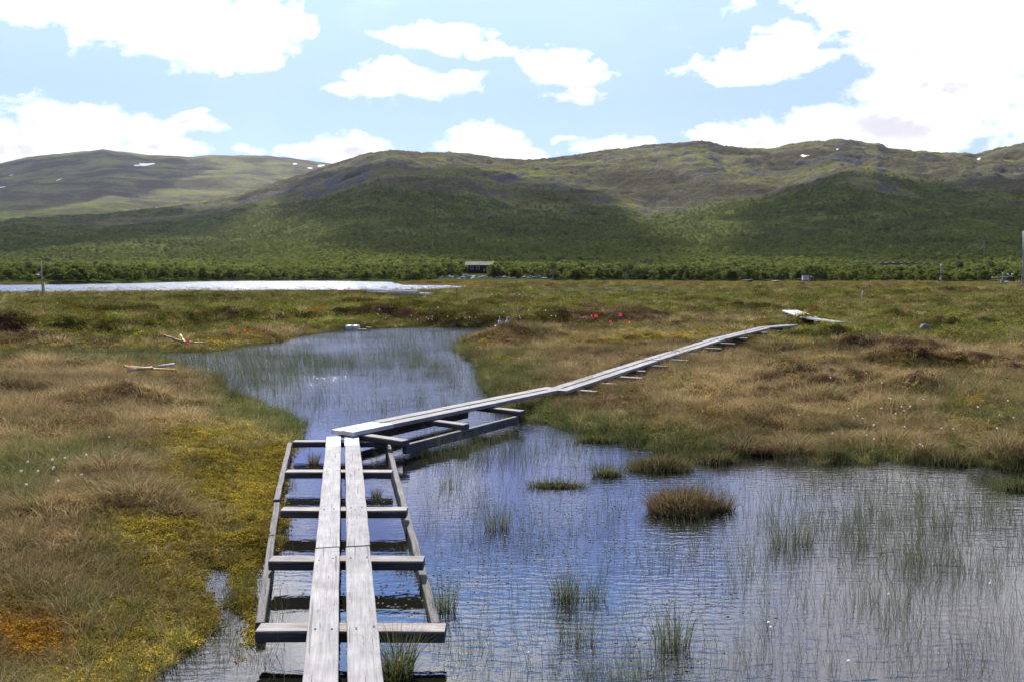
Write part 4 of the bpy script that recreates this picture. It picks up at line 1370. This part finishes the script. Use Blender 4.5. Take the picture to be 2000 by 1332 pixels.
bm = bmesh.new(); lathe(bm, [(.10, -.12), (.26, -.05), (.30, .06), (.18, .12)], 16, (.22, -.12, h.z * .55)); bm_obj('radiation_shield', bm, m_white, rt, None, True)
bm = bmesh.new(); box(bm, (-.12, -.1, h.z * .62), (.3, .2, .3), .02); bm_obj('logger_box', bm, m_greyb, rt)
b = on_ground(1573, 552)
rt = empty('instrument_hut', b, 'small white instrument box on legs in front of the far trees', 'instrument box')
bm = bmesh.new(); box(bm, (0, 0, .75), (1.05, .8, .85), .05); bm_obj('cabinet', bm, m_white, rt)
bm = bmesh.new(); box(bm, (0, 0, 1.21), (1.2, .95, .05), .02); bm_obj('lid', bm, m_greyb, rt)
for sx in (-.4, .4):
    for sy in (-.3, .3): pole_mesh('leg', [(sx, sy, -.2), (sx, sy, .34)], .04, m_greyb, rt)
rt, h, b = pole_thing('sensor_post', 1584, 554, 542, .06, m_dark, 'dark sensor post right beside the white instrument box', 'sensor post')
bm = bmesh.new(); lathe(bm, [(.1, 0), (.14, .1), (.0, .22)], 10, h); bm_obj('sensor_head', bm, m_white, rt, None, True)
rt, h, b = pole_thing('sensor_post', 1545, 552, 541, .04, m_metal, 'thin post with a tilted white dish left of the white instrument box', 'sensor post')
bm = bmesh.new(); lathe(bm, [(.05, -.05), (.22, .0), (.28, .12)], 12, h); bm_obj('dish', bm, m_white, rt, None, True)
rt, h, b = pole_thing('tower_mast', 1999, 556, 452, .09, m_metal, 'tall grey mast cut by the right edge of the photograph', 'mast')
bm = bmesh.new()
for k in range(9):
    z0 = h.z * (k / 9 + .03)
    tube(bm, (-.30 if k % 2 else 0, 0, z0), (0 if k % 2 else -.30, 0, z0 + h.z / 10), .02)
tube(bm, (-.30, 0, 0), (-.30, 0, h.z), .035)
bm_obj('lattice', bm, m_metal, rt)
for i, (px, pb, pt, lb) in enumerate([(1985, 556, 549, 'short post left of the tall edge mast'), (1990.5, 556, 548, 'short post touching the foot of the tall edge mast'), (1831, 555, 549.5, 'short end post of the far handrail at the mast'), (1618, 556, 551, 'stubby pale post on the bog right of the instrument box'), (1641, 556, 552, 'second stubby pale post, farther right of the instrument box')]):
    rt, h, b = pole_thing('short_post', px, pb, pt, .05, m_paleb, lb, 'post')
    bm = bmesh.new(); lathe(bm, [(.055, -.04), (.06, 0), (.02, .04)], 8, h); bm_obj('cap', bm, m_greyb, rt, None, True)
ga, gb = on_ground(1700, 555), on_ground(1831, 555)
rt = empty('handrail', (ga + gb) / 2, 'thin pale handrail line along the far right edge of the bog', 'handrail')
pole_mesh('rail', [ga - (ga + gb) / 2 + Vector((0, 0, .45)), gb - (ga + gb) / 2 + Vector((0, 0, .45))], .04, m_paleb, rt)
for k in range(6):
    q = ga.lerp(gb, k / 5) - (ga + gb) / 2
    pole_mesh('post', [q + Vector((0, 0, -.2)), q + Vector((0, 0, .45))], .035, m_paleb, rt)

# power poles in the forest
for (px, pt, d_, lb) in [(845, 478, 620, 'power pole standing out of the forest above the cabin'), (1922, 470, 500, 'power pole high in the forest at the far right'), (707, 463, 640, 'faint power pole in the forest left of the cabin'), (283, 462, 700, 'faint twin armed power pole in the left forest'), (1048, 520, 260, 'thin pale pole in the trees right of the cabin')]:
    b = PY(px, 500, d_); b.z = float(ground_h(np.array([b.x]), np.array([b.y]))[0][0]) if d_ < 285 else float(hill_h(np.array([b.x]), np.array([b.y]))[0])
    top = PY(px, pt, d_)
    top.z = max(top.z, b.z + 7.5) if d_ > 300 else top.z
    rt = empty('power_pole', b, lb, 'power pole', 'wooden poles in the forest')
    pole_mesh('pole', [(0, 0, -.5), top - b], .14 if d_ > 300 else .07, m_greyb, rt)
    pole_mesh('cross_arm', [(-.9, 0, (top - b).z - .4), (.9, 0, (top - b).z - .4)], .07, m_greyb, rt)

# the red cabin
m_red = flat_mat('red_boards', (.07, .018, .015), .8, 3, .3)
m_roof = flat_mat('pale_roof', (.26, .27, .20), .9, 1, .2, 0)
m_glass = flat_mat('dark_glass', (.02, .02, .025), .1, 1, .1, .5)
cz = gz(CABX, CABIN_Y)
cab = empty('cabin', (CABX, CABIN_Y, cz), 'small red cabin with a long pale roof among the trees behind the lake', 'cabin')
top = PY(937, 512.5, CABIN_Y - 2).z - cz
eave = PY(937, 517.5, CABIN_Y - 2.5).z - cz
bm = bmesh.new(); box(bm, (-.1, 0, eave / 2 - .2), (5.6, 4.4, eave + .2), 0)
vs = [bm.verts.new(v) for v in [(-2.9, -2.2, eave - .1), (-2.9, 2.2, eave - .1), (-2.9, 0, top - .1), (2.7, -2.2, eave - .1), (2.7, 2.2, eave - .1), (2.7, 0, top - .1)]]
bm.faces.new((vs[0], vs[1], vs[2])); bm.faces.new((vs[3], vs[5], vs[4]))
bm_obj('wall', bm, m_red, cab)
bm = bmesh.new()
for sg in (-1, 1):
    q = [bm.verts.new(v) for v in [(-3.85, sg * 2.75, eave - .22), (3.85, sg * 2.75, eave - .22), (3.85, 0, top), (-3.85, 0, top), (-3.85, sg * 2.75, eave - .10), (3.85, sg * 2.75, eave - .10), (3.85, 0, top + .14), (-3.85, 0, top + .14)]]
    for f in [(0, 1, 2, 3), (4, 5, 6, 7), (0, 1, 5, 4), (1, 2, 6, 5), (3, 0, 4, 7)]: bm.faces.new([q[k] for k in f])
bm_obj('roof', bm, m_roof, cab)
for (wx_, ww_) in ((-.35, .7), (-2.0, .6)):
    bm = bmesh.new(); box(bm, (wx_, -2.23, 1.5), (ww_ + .2, .08, .9), .01); f_ = bm_obj('window', bm, m_white, cab)
    bm = bmesh.new(); box(bm, (wx_, -2.29, 1.5), (ww_, .05, .7), .0); bm_obj('pane', bm, m_glass, f_)
bm = bmesh.new(); box(bm, (1.4, -2.24, .95), (.85, .08, 1.9), .01); bm_obj('door', bm, m_dark, cab)

# stones below the cabin
m_stone, t = mat_new('lichen_stone')
tcd = t.n('ShaderNodeTexCoord'); nz = t.noise(tcd.outputs['Object'], 3, 6, .7)
princ(t, t.mix(t.map(nz.outputs[0], .35, .65), (.10, .095, .10, 1), (.34, .32, .34, 1)), .9, spec=.1)
stones = []
for i in range(6):
    bm = bmesh.new(); bmesh.ops.create_icosphere(bm, subdivisions=3, radius=1)
    g_ = np.random.default_rng(900 + i); ax = g_.normal(size=(7, 3))
    for v in bm.verts:
        q = v.co.copy()
        for a_ in ax:
            dd_ = q.normalized().dot(Vector(a_ / np.linalg.norm(a_)))
            if dd_ > .62: v.co -= v.co * (dd_ - .62) * .9
        v.co *= 1 + .10 * float(fbm(np.array([q.x * 2 + i * 9]), np.array([q.y * 2 + q.z * 1.7]), .8, 3, 901)[0])
    me = bpy.data.meshes.new('boulder'); bm.to_mesh(me); bm.free(); me.materials.append(m_stone)
    stones.append(me)
g = np.random.default_rng(91)
spots = [(905 + g.normal(0, 30), 541 + g.normal(0, 3.0)) for _ in range(34)] + [(1000 + g.normal(0, 34), 543.5 + g.normal(0, 2)) for _ in range(30)] + [(925, 534), (938, 541), (1052, 543), (1050, 544), (1066, 545), (1078, 547), (1230, 547), (1445, 549), (1005, 524), (975, 549), (972, 549)]
for i, (px, py) in enumerate(spots):
    d_ = g.uniform(198, 222) if i < 64 else 205
    xx = (px - CX) / FPX * d_
    if sdf(LAKE, np.array([xx]), np.array([d_]))[0] < 1.5: continue
    o = link('boulder', stones[i % 6])
    s_ = g.uniform(.25, .85)
    o.location = (xx, d_, gz(xx, d_) + s_ * .15)
    o.scale = (s_ * 1.3, s_, s_ * .7); o.rotation_euler = (g.normal(0, .2), g.normal(0, .2), g.uniform(0, 6))
    tag(o, 'grey lichen covered boulder in the stony ground below the red cabin', 'boulder', 'boulders below the cabin')
c = on_ground(1806, 648)
o = link('boulder', stones[2]); o.location = c + Vector((0, 0, .12)); o.scale = (.17, .13, .13)
tag(o, 'lone pale grey stone in the grass right of the boardwalk end', 'stone')

# dark railway bank in the forest on the right
m_bank = flat_mat('dark_gravel', (.045, .038, .045), .95, .6, .4)
bx0, bx1 = (1640 - CX) / FPX * 330, (1875 - CX) / FPX * 330
V = []; F = []
for i in range(61):
    f = i / 60; x_ = bx0 + (bx1 - bx0) * f
    ht = 1.0 * math.sin(math.pi * f) ** .35
    zc = float(hill_h(np.array([x_]), np.array([330.]))[0])
    zt_ = PY(1700, 513.5, 330).z
    for (yy_, zz_) in ((-5.5, min(zc - .8, zt_ - 3.2)), (-1.8, zt_ + (ht - 1) * 2.2), (1.8, zt_ + (ht - 1) * 2.2), (6, zc - .5)):
        V.append((x_, 330 + yy_, zz_ + .12 * math.sin(i * 1.7)))
for i in range(60):
    for k in range(3): F.append((i * 4 + k, i * 4 + k + 1, i * 4 + 5 + k, i * 4 + 4 + k))
tag(link('railway_bank', mesh_np('railway_bank', V, F, m_bank, False)), kind='structure')

# snow left on the heights
m_snow = flat_mat('old_snow', (.86, .86, .88), .7, .05, .04)
def snow(px, py, w_, h_, rlo, rhi, fn, seed):
    rr = np.linspace(rlo, rhi, 1500)
    dx, dy, dz = pix_dir(px, py)
    yy_ = rr * math.cos(math.atan2(dx, dy)); xx_ = yy_ * dx / dy
    zt_ = fn(xx_, yy_); line = CAMZ + yy_ * dz / dy
    hit = np.argmax(zt_ >= line) if (zt_ >= line).any() else int(np.argmin(line - zt_))
    x0, y0 = xx_[hit], yy_[hit]
    wm = w_ / FPX * y0; g_ = np.random.default_rng(seed)
    # length up the slope that covers the wanted height
    e_ = 12.0
    z2 = fn(np.array([x0 * (1 + e_ / y0)]), np.array([y0 + e_]))[0]; z1 = fn(np.array([x0]), np.array([y0]))[0]
    slope = max(.12, (z2 - z1) / e_ - dz / dy)
    dm = min((h_ / FPX * y0) / slope, 160)
    n = 28; V = [(x0, y0)]
    for k in range(n):
        a_ = 2 * math.pi * k / n
        rr_ = 1 + .55 * float(fbm(np.array([math.cos(a_) * 1.3 + seed]), np.array([math.sin(a_) * 1.3]), .9, 3, seed)[0])
        for q in (.5, 1.0): V.append((x0 + wm / 2 * math.cos(a_) * rr_ * q, y0 + dm / 2 * math.sin(a_) * rr_ * q + .25 * wm * math.cos(a_) * q))
    F = []
    for k in range(n):
        a1, a2 = 1 + 2 * k, 1 + 2 * ((k + 1) % n)
        F.append((0, a1, a2)); F.append((a1, a1 + 1, a2 + 1)); F.append((a1, a2 + 1, a2))
    V = np.array(V); z_ = fn(V[:, 0], V[:, 1]) + np.where(np.arange(len(V)) % 2 == 0, .2, 1.6)
    z_[0] = fn(V[:1, 0], V[:1, 1])[0] + 2.2
    tag(link('snow', mesh_np('snow', np.column_stack([V, z_]), F, m_snow)), kind='structure')


for i, (px, py, w_, h_, which) in enumerate([(285, 322, 28, 8, 1), (268, 324, 16, 4, 1), (2, 367, 14, 4, 1), (115, 352, 7, 4, 1), (22, 343, 7, 3, 1), (577, 321, 12, 3, 1), (606, 329, 14, 3, 1), (628, 324, 16, 4, 1), (645, 327, 14, 4, 1),
                                             (1570, 306, 14, 7, 0), (1636, 293, 9, 5, 0),  (1912, 311, 9, 2, 0)]):
    w_ *= .62; h_ *= .75
    if which: snow(px, py, w_, h_, 3000, 6700, far_h, 1000 + i)
    else: snow(px, py, w_, h_, 900, 2550, hill_h, 1000 + i)

# ------------------------------------------------------------------ tussocks in the pond
def colored(name, V, F, B, colr, mat, parent):
    return link(name, mesh_np(name, V, F, mat, True, {'bv': B, 'tintv': colr}), parent)


m_tus, t = mat_new('tussock_grass')
a_ = t.n('ShaderNodeAttribute', attribute_name='tintv')
d_ = t.n('ShaderNodeBsdfPrincipled', inp={'Base Color': a_.outputs['Color'], 'Roughness': .7, 'Specular IOR Level': 0.0})
tr_ = t.n('ShaderNodeBsdfTranslucent', inp={0: a_.outputs['Color']})
t.n('ShaderNodeOutputMaterial', inp={0: t.n('ShaderNodeMixShader', inp={0: .35, 1: d_.outputs[0], 2: tr_.outputs[0]}).outputs[0]})
m_litter = flat_mat('tussock_litter', (.20, .145, .075), .95, 25, .5, 0)
m_peat = flat_mat('tussock_peat', (.035, .026, .018), .95, 14, .4, 0)


def tussock(px, py, rx, ry, h, n, hb0, hb1, cols, label, seed, lean=(.2, 1.1), mound=True, wd=.0036, cat='tussock', grp=None, land=False):
    c = on_ground(px, py) if land else P(px, py, 0.0)
    g = np.random.default_rng(seed)
    root = empty('tussock', c, label, cat, grp)
    if mound:
        V = []; F = []; nr, nk = 8, 28
        for i in range(nr + 1):
            f = i / nr
            for k in range(nk):
                a = 2 * math.pi * k / nk
                q = 1 + .34 * float(fbm(np.array([math.cos(a) * 1.5 + seed]), np.array([math.sin(a) * 1.5]), 1, 2, seed)[0])
                V.append((rx * f * q * math.cos(a), ry * f * q * math.sin(a), h * (1 - f ** 2.6) - .06 * f ** 6 + .01 * math.sin(k * 5 + i * 3)))
        for i in range(nr):
            for k in range(nk): F.append((i * nk + k, i * nk + (k + 1) % nk, (i + 1) * nk + (k + 1) % nk, (i + 1) * nk + k))
        if not land: link('peat_mound', mesh_np('peat_mound', V, F, m_peat), root)
    V = []; F = []; C = []
    for i in range(n):
        a = g.uniform(0, 6.283); f = math.sqrt(g.uniform())
        q_ = 1 + .34 * float(fbm(np.array([math.cos(a) * 1.5 + seed]), np.array([math.sin(a) * 1.5]), 1, 2, seed)[0]) if mound else 1
        bx, by = rx * f * q_ * math.cos(a), ry * f * q_ * math.sin(a)
        bz = (h * (1 - f ** 1.6) if mound else 0) - (.05 if land else .02)
        hb = g.uniform(hb0, hb1); ln = g.uniform(*lean) * (.4 + .8 * f); la = a + g.normal(0, .6)
        fa = g.uniform(0, math.pi); cc_ = np.array(cols[g.integers(len(cols))]) * g.uniform(.6, 1.35)
        v0 = len(V)
        for k in range(5):
            t_ = k / 4; wk = 1 - .85 * t_ ** 2
            x = bx + math.cos(la) * ln * hb * t_ ** 1.8; y = by + math.sin(la) * ln * hb * t_ ** 1.8
            z = bz + hb * t_ * (1 - .32 * ln * t_ ** 2)
            V += [(x - math.cos(fa) * wd / 2 * wk, y - math.sin(fa) * wd / 2 * wk, z), (x + math.cos(fa) * wd / 2 * wk, y + math.sin(fa) * wd / 2 * wk, z)]
            C += [cc_, cc_]
        for k in range(4): F.append((v0 + 2 * k, v0 + 2 * k + 1, v0 + 2 * k + 3, v0 + 2 * k + 2))
    link('grass_tuft', mesh_np('grass_tuft', V, F, m_tus, True, {'tintv': np.array(C)}), root)
    return root


CG = [(.11, .14, .04), (.17, .18, .05), (.08, .11, .032), (.20, .17, .08)]
CB = [(.26, .18, .08), (.18, .12, .06), (.11, .13, .04), (.30, .22, .12), (.16, .08, .04)]
tussock(1337, 996, .34, .20, .10, 2300, .05, .20, CB, 'largest rusty brown tussock rising from the pond', 1101)
tussock(1292, 915, .34, .17, .08, 1500, .06, .14, CB + CG, 'low brown green tussock behind the largest one', 1102)
tussock(1398, 902, .22, .12, .06, 700, .06, .15, CG + CB, 'small green tussock at the shore right of the low brown one', 1103)
tussock(1630, 900, .17, .10, .10, 600, .07, .18, CB + CG, 'small dark upright tussock near the far shore on the right', 1104)
tussock(1172, 861, .30, .14, .04, 700, .05, .12, CG, 'flat green tussock off the grassy point', 1105)
tussock(1086, 949, .28, .10, .02, 650, .04, .11, CG + [(.13, .12, .04)], 'flat yellowish sedge mat in the middle of the pond', 1106, wd=.003)
tussock(1188, 928, .14, .10, .03, 300, .08, .17, CG, 'small pale green sedge tuft right of the flat mat', 1107)
tussock(1862, 905, .25, .14, .08, 700, .07, .18, CG + CB, 'green tussock at the far right shore', 1108)
tussock(1990, 955, .22, .12, .05, 400, .06, .15, CG, 'yellow green tussock cut by the right edge', 1109)
CT = [(.50, .38, .19), (.38, .28, .14), (.30, .22, .11), (.20, .22, .07), (.27, .15, .08)]
for i_, (px_, py_, rx_, h_, lb_) in enumerate([(1548, 876, .34, .14, 'shaggy brown grass tussock on the right bank, leftmost of the shore row'), (1652, 872, .30, .15, 'shaggy tussock with a dark hollow, second from left in the shore row'),
        (1742, 868, .36, .16, 'broad brown grass tussock in the middle of the right shore row'), (1805, 884, .22, .12, 'small dark tussock at the water right of the broad brown one'),
        (1962, 882, .30, .18, 'tall dark green and brown tussock near the right end of the bank'), (1445, 872, .30, .08, 'low straw coloured tussock at the left end of the right bank'),
        (215, 912, .30, .09, 'straw coloured grass tussock beside the cotton grass on the left bank'), (262, 965, .34, .10, 'swept dry grass tussock right of the cotton grass on the left bank'),
        (330, 1000, .22, .07, 'small dry grass tussock at the edge of the yellow moss'), (60, 1000, .26, .10, 'dry grass tussock near the left edge below the cotton grass'), (1600, 775, .34, .14, 'brown tussock on the right bog between two dark heather mounds')]):
    tussock(px_, py_, rx_, rx_ * .6, h_ * .8, 1500, .07, .19, CT, lb_, 1200 + i_, (.5, 1.5), True, .0038, 'tussock', None, True)
GR = 'upright sedge clumps in the pond'
tussock(1103, 1168, .075, .06, 0, 130, .08, .27, CG, 'dense upright green sedge clump in the blue water', 1111, (.05, .5), False, .0030, 'sedge clump', GR)
tussock(1150, 1168, .10, .05, 0, 80, .06, .20, CG, 'looser green sedge clump just right of the dense one', 1112, (.05, .6), False, .0028, 'sedge clump', GR)
tussock(1312, 1262, .09, .06, 0, 130, .10, .33, CG + [(.13, .13, .05)], 'tall leaning sedge clump in the lower middle of the pond', 1113, (.05, .6), False, .0030, 'sedge clump', GR)
tussock(868, 1190, .065, .06, 0, 130, .08, .25, CG, 'bushy sedge clump beside the boardwalk', 1114, (.05, .5), False, .0028, 'sedge clump', GR)
tussock(1130, 1250, .10, .06, 0, 90, .08, .24, CG, 'thin sedge clump low in the middle, left of the tall leaning one', 1115, (.1, .7), False, .0026, 'sedge clump', GR)
tussock(776, 1320, .075, .10, 0, 330, .10, .30, CG + [(.16, .16, .07)], 'thick sedge clump growing up against the right plank at the bottom', 1116, (.1, .7), False, .0030, 'sedge clump', GR)
tussock(795, 1100, .08, .05, 0, 110, .08, .18, CG, 'short sedge sprouting at the second sleeper', 1117, (.1, .6), False, .0026, 'sedge clump', GR)
tussock(970, 1030, .09, .06, 0, 110, .12, .26, CG, 'thin sedge clump left of the flat mat', 1118, (.1, .5), False, .0026, 'sedge clump', GR)
tussock(1545, 1060, .16, .08, 0, 150, .12, .26, CG, 'sedge clump in the rippled water right of the largest tussock', 1119, (.1, .5), False, .0028, 'sedge clump', GR)
tussock(880, 950, .10, .06, 0, 80, .06, .20, CG, 'sedge clump beside the right side beam near the bend', 1120, (.1, .6), False, .0028, 'sedge clump', GR)
tussock(612, 905, .05, .05, .02, 160, .08, .18, CG + CB, 'pale sedge tuft between the far sleepers left of the planks', 1121, (.1, .8), False, .0028, 'sedge clump', GR)
tussock(735, 968, .04, .04, .0, 110, .06, .12, CG, 'small green tuft between the sleepers right of the planks', 1122, (.1, .8), False, .0026, 'sedge clump', GR)

# ------------------------------------------------------------------ cotton grass
m_cot = leafy_mat('cotton', (.95, .92, .84), .3, .9)
bmc = bmesh.new(); bmesh.ops.create_icosphere(bmc, subdivisions=2, radius=.0100)
for v in bmc.verts: v.co *= random.uniform(.75, 1.25)
me_c = bpy.data.meshes.new('cotton_head'); bmc.to_mesh(me_c); bmc.free(); me_c.materials.append(m_cot)
at_ = me_c.attributes.new('bv', 'FLOAT', 'POINT'); at_.data.foreach_set('value', np.ones(len(me_c.vertices), np.float32))
m_stem = flat_mat('green_stem', (.08, .10, .04), .7)
bms = bmesh.new(); tube(bms, (0, 0, -.03), (.01, 0, .1), .0012, None, 5); tube(bms, (.01, 0, .1), (0.03, 0, .2), .0012, None, 5)
me_s = bpy.data.meshes.new('stem'); bms.to_mesh(me_s); bms.free(); me_s.materials.append(m_stem)
proto = empty('cotton_flower', (0, 0, 0), 'single white cotton grass head on a thin stem in the bog', 'cotton grass', 'cotton grass heads scattered over the bog')
link('stem', me_s, proto); link('cotton_head', me_c, proto, (.03, 0, .205))
cot = [(90, 913), (107, 905), (116, 917), (50, 945), (50, 930), (62, 902), (132, 898), (168, 894), (178, 925), (112, 940), (205, 850), (90, 915)]
g = np.random.default_rng(95)
cot += [(1738, 774), (1742, 784), (1720, 800), (1765, 793), (1755, 805), (1780, 798), (1766, 831), (1952, 808), (1976, 821), (1911, 865), (1935, 840), (1800, 870), (1554, 806), (1689, 812), (1964, 783), (1721, 750), (1625, 740), (1860, 834), (1835, 838), (1718, 835)]
cot += [(g.uniform(1560, 1990), g.uniform(740, 880)) for _ in range(9)] + [(g.uniform(690, 1100), g.uniform(618, 634)) for _ in range(26)] + [(g.uniform(960, 1100), g.uniform(576, 586)) for _ in range(16)] + [(g.uniform(180, 420), g.uniform(655, 690)) for _ in range(8)]
cot_water = [(1510, 1222), (1667, 1290), (1738, 1148), (1490, 1215), (1950, 1130), (1030, 1265), (1060, 1262)]
proto['kind'] = 'thing'
first = True
for (px, py) in cot + cot_water:
    w_ = (px, py) in cot_water
    b = P(px, py + 60, 0) if w_ else on_ground(px, py + min(1700 * .2 / max(on_ground(px, py).y, 3), 60))
    o = proto if first else copy_tree(proto)
    first = False
    s_ = .75 if (w_ or py < 700) else g.uniform(.8, 1.1)
    if py < 640: s_ = 1.8
    o.location = b; o.scale = (s_,) * 3; o.rotation_euler = (g.normal(0, .1), g.normal(0, .1), g.uniform(0, 6.28))
    o['label'] = 'fluffy cotton grass head on a thin stem standing in the pond water' if w_ else ('white cotton grass head on the left bank' if px < 500 else 'white cotton grass head in the grass of the right bog' if py > 700 else 'tiny white cotton grass head on the far bank of the pond')

# ------------------------------------------------------------------ clouds added out of view, outlined to shade the hills
m_cl, t = mat_new('shade_cloud')
d_ = t.n('ShaderNodeBsdfDiffuse', inp={0: (.9, .9, .92, 1)}); tr_ = t.n('ShaderNodeBsdfTranslucent', inp={0: (.8, .8, .84, 1)})
sc_ = t.n('ShaderNodeMixShader', inp={0: .45, 1: d_.outputs[0], 2: tr_.outputs[0]})
t.n('ShaderNodeOutputMaterial', inp={0: t.n('ShaderNodeMixShader', inp={0: .54, 1: sc_.outputs[0], 2: t.n('ShaderNodeBsdfTransparent').outputs[0]}).outputs[0]})


def terrain_hit(px, py, fn, rlo, rhi):
    dx, dy, dz = pix_dir(px, py)
    yy_ = np.linspace(rlo, rhi, 1200); xx_ = yy_ * dx / dy
    zt_ = fn(xx_, yy_); line = CAMZ + yy_ * dz / dy
    k = int(np.argmax(zt_ >= line)) if (zt_ >= line).any() else int(np.argmin(line - zt_))
    return np.array([xx_[k], yy_[k], zt_[k]])


def shade_cloud(pts, fn, rlo, rhi, alt, thickness, seed):
    hit = np.array([terrain_hit(a, b, fn, rlo, rhi) for a, b in pts])
    k = (alt - hit[:, 2]) / sdir.z
    c = hit[:, :2] + np.outer(k, [sdir.x, sdir.y])
    # resample the outline by angle about the middle
    m = c.mean(0); n = 96
    dens = np.concatenate([np.linspace(c[i], c[(i + 1) % len(c)], 24, endpoint=False) for i in range(len(c))])
    ang = np.arctan2(dens[:, 1] - m[1], dens[:, 0] - m[0]); rad = np.hypot(*(dens - m).T)
    V = []; F = []
    th = np.linspace(-math.pi, math.pi, n, endpoint=False)
    R = np.array([rad[np.argmin(np.abs(np.angle(np.exp(1j * (ang - q)))))] for q in th])
    wx, wy = m[0] + R * np.cos(th), m[1] + R * np.sin(th)
    R = R * (1 + .16 * fbm(wx, wy, 260, 4, seed))
    nr = 14
    for side in (1, -1):
        for i in range(nr + 1):
            f = i / nr
            x_ = m[0] + R * f * np.cos(th); y_ = m[1] + R * f * np.sin(th)
            hgt = math.sqrt(max(0, 1 - f * f)) * thickness * (1 + .6 * fbm(x_, y_, 180, 4, seed + 5))
            z_ = alt + (hgt if side > 0 else -.2 * hgt)
            V += list(zip(x_, y_, z_))
    for sdn in range(2):
        o_ = sdn * (nr + 1) * n
        for i in range(nr):
            for q in range(n):
                f = (o_ + i * n + q, o_ + i * n + (q + 1) % n, o_ + (i + 1) * n + (q + 1) % n, o_ + (i + 1) * n + q)
                F.append(f if sdn else f[::-1])
    tag(link('shade_clouds', mesh_np('shade_clouds', V, F, m_cl, True)), kind='structure')


shade_cloud([(520, 385), (600, 345), (720, 318), (880, 325), (1040, 345), (1150, 365), (1240, 400), (1230, 440), (1320, 498), (1100, 522), (800, 508), (600, 478), (660, 440), (540, 420)], hill_h, 420, 2350, 2500, 260, 2001)
shade_cloud([(1440, 410), (1560, 352), (1700, 345), (1850, 352), (2160, 340), (2300, 440), (2160, 520), (1700, 532), (1500, 512), (1400, 480)], hill_h, 420, 2350, 2450, 280, 2002)
shade_cloud([(-250, 440), (60, 424), (300, 405), (500, 400), (450, 440), (260, 466), (0, 492), (-250, 505)], hill_h, 420, 2350, 2400, 160, 2003)
shade_cloud([(-200, 325), (60, 312), (200, 298), (340, 309), (410, 332), (340, 368), (160, 398), (-200, 425)], far_h, 2700, 6400, 3000, 260, 2004)

# ------------------------------------------------------------------ the air between here and the hills
m_haze, t = mat_new('haze_air')
pv = t.n('ShaderNodeVolumePrincipled', inp={'Color': (.80, .86, 1.0, 1), 'Density': 0.000022, 'Anisotropy': 0.2})
t.n('ShaderNodeOutputMaterial', inp={1: pv.outputs[0]})
bm = bmesh.new(); box(bm, (0, 5000, 500), (16000, 10600, 1004))
hz_o = bm_obj('haze', bm, m_haze)
tag(hz_o, 'thin bluish air between the bog and the far mountains', 'haze', None, 'stuff')
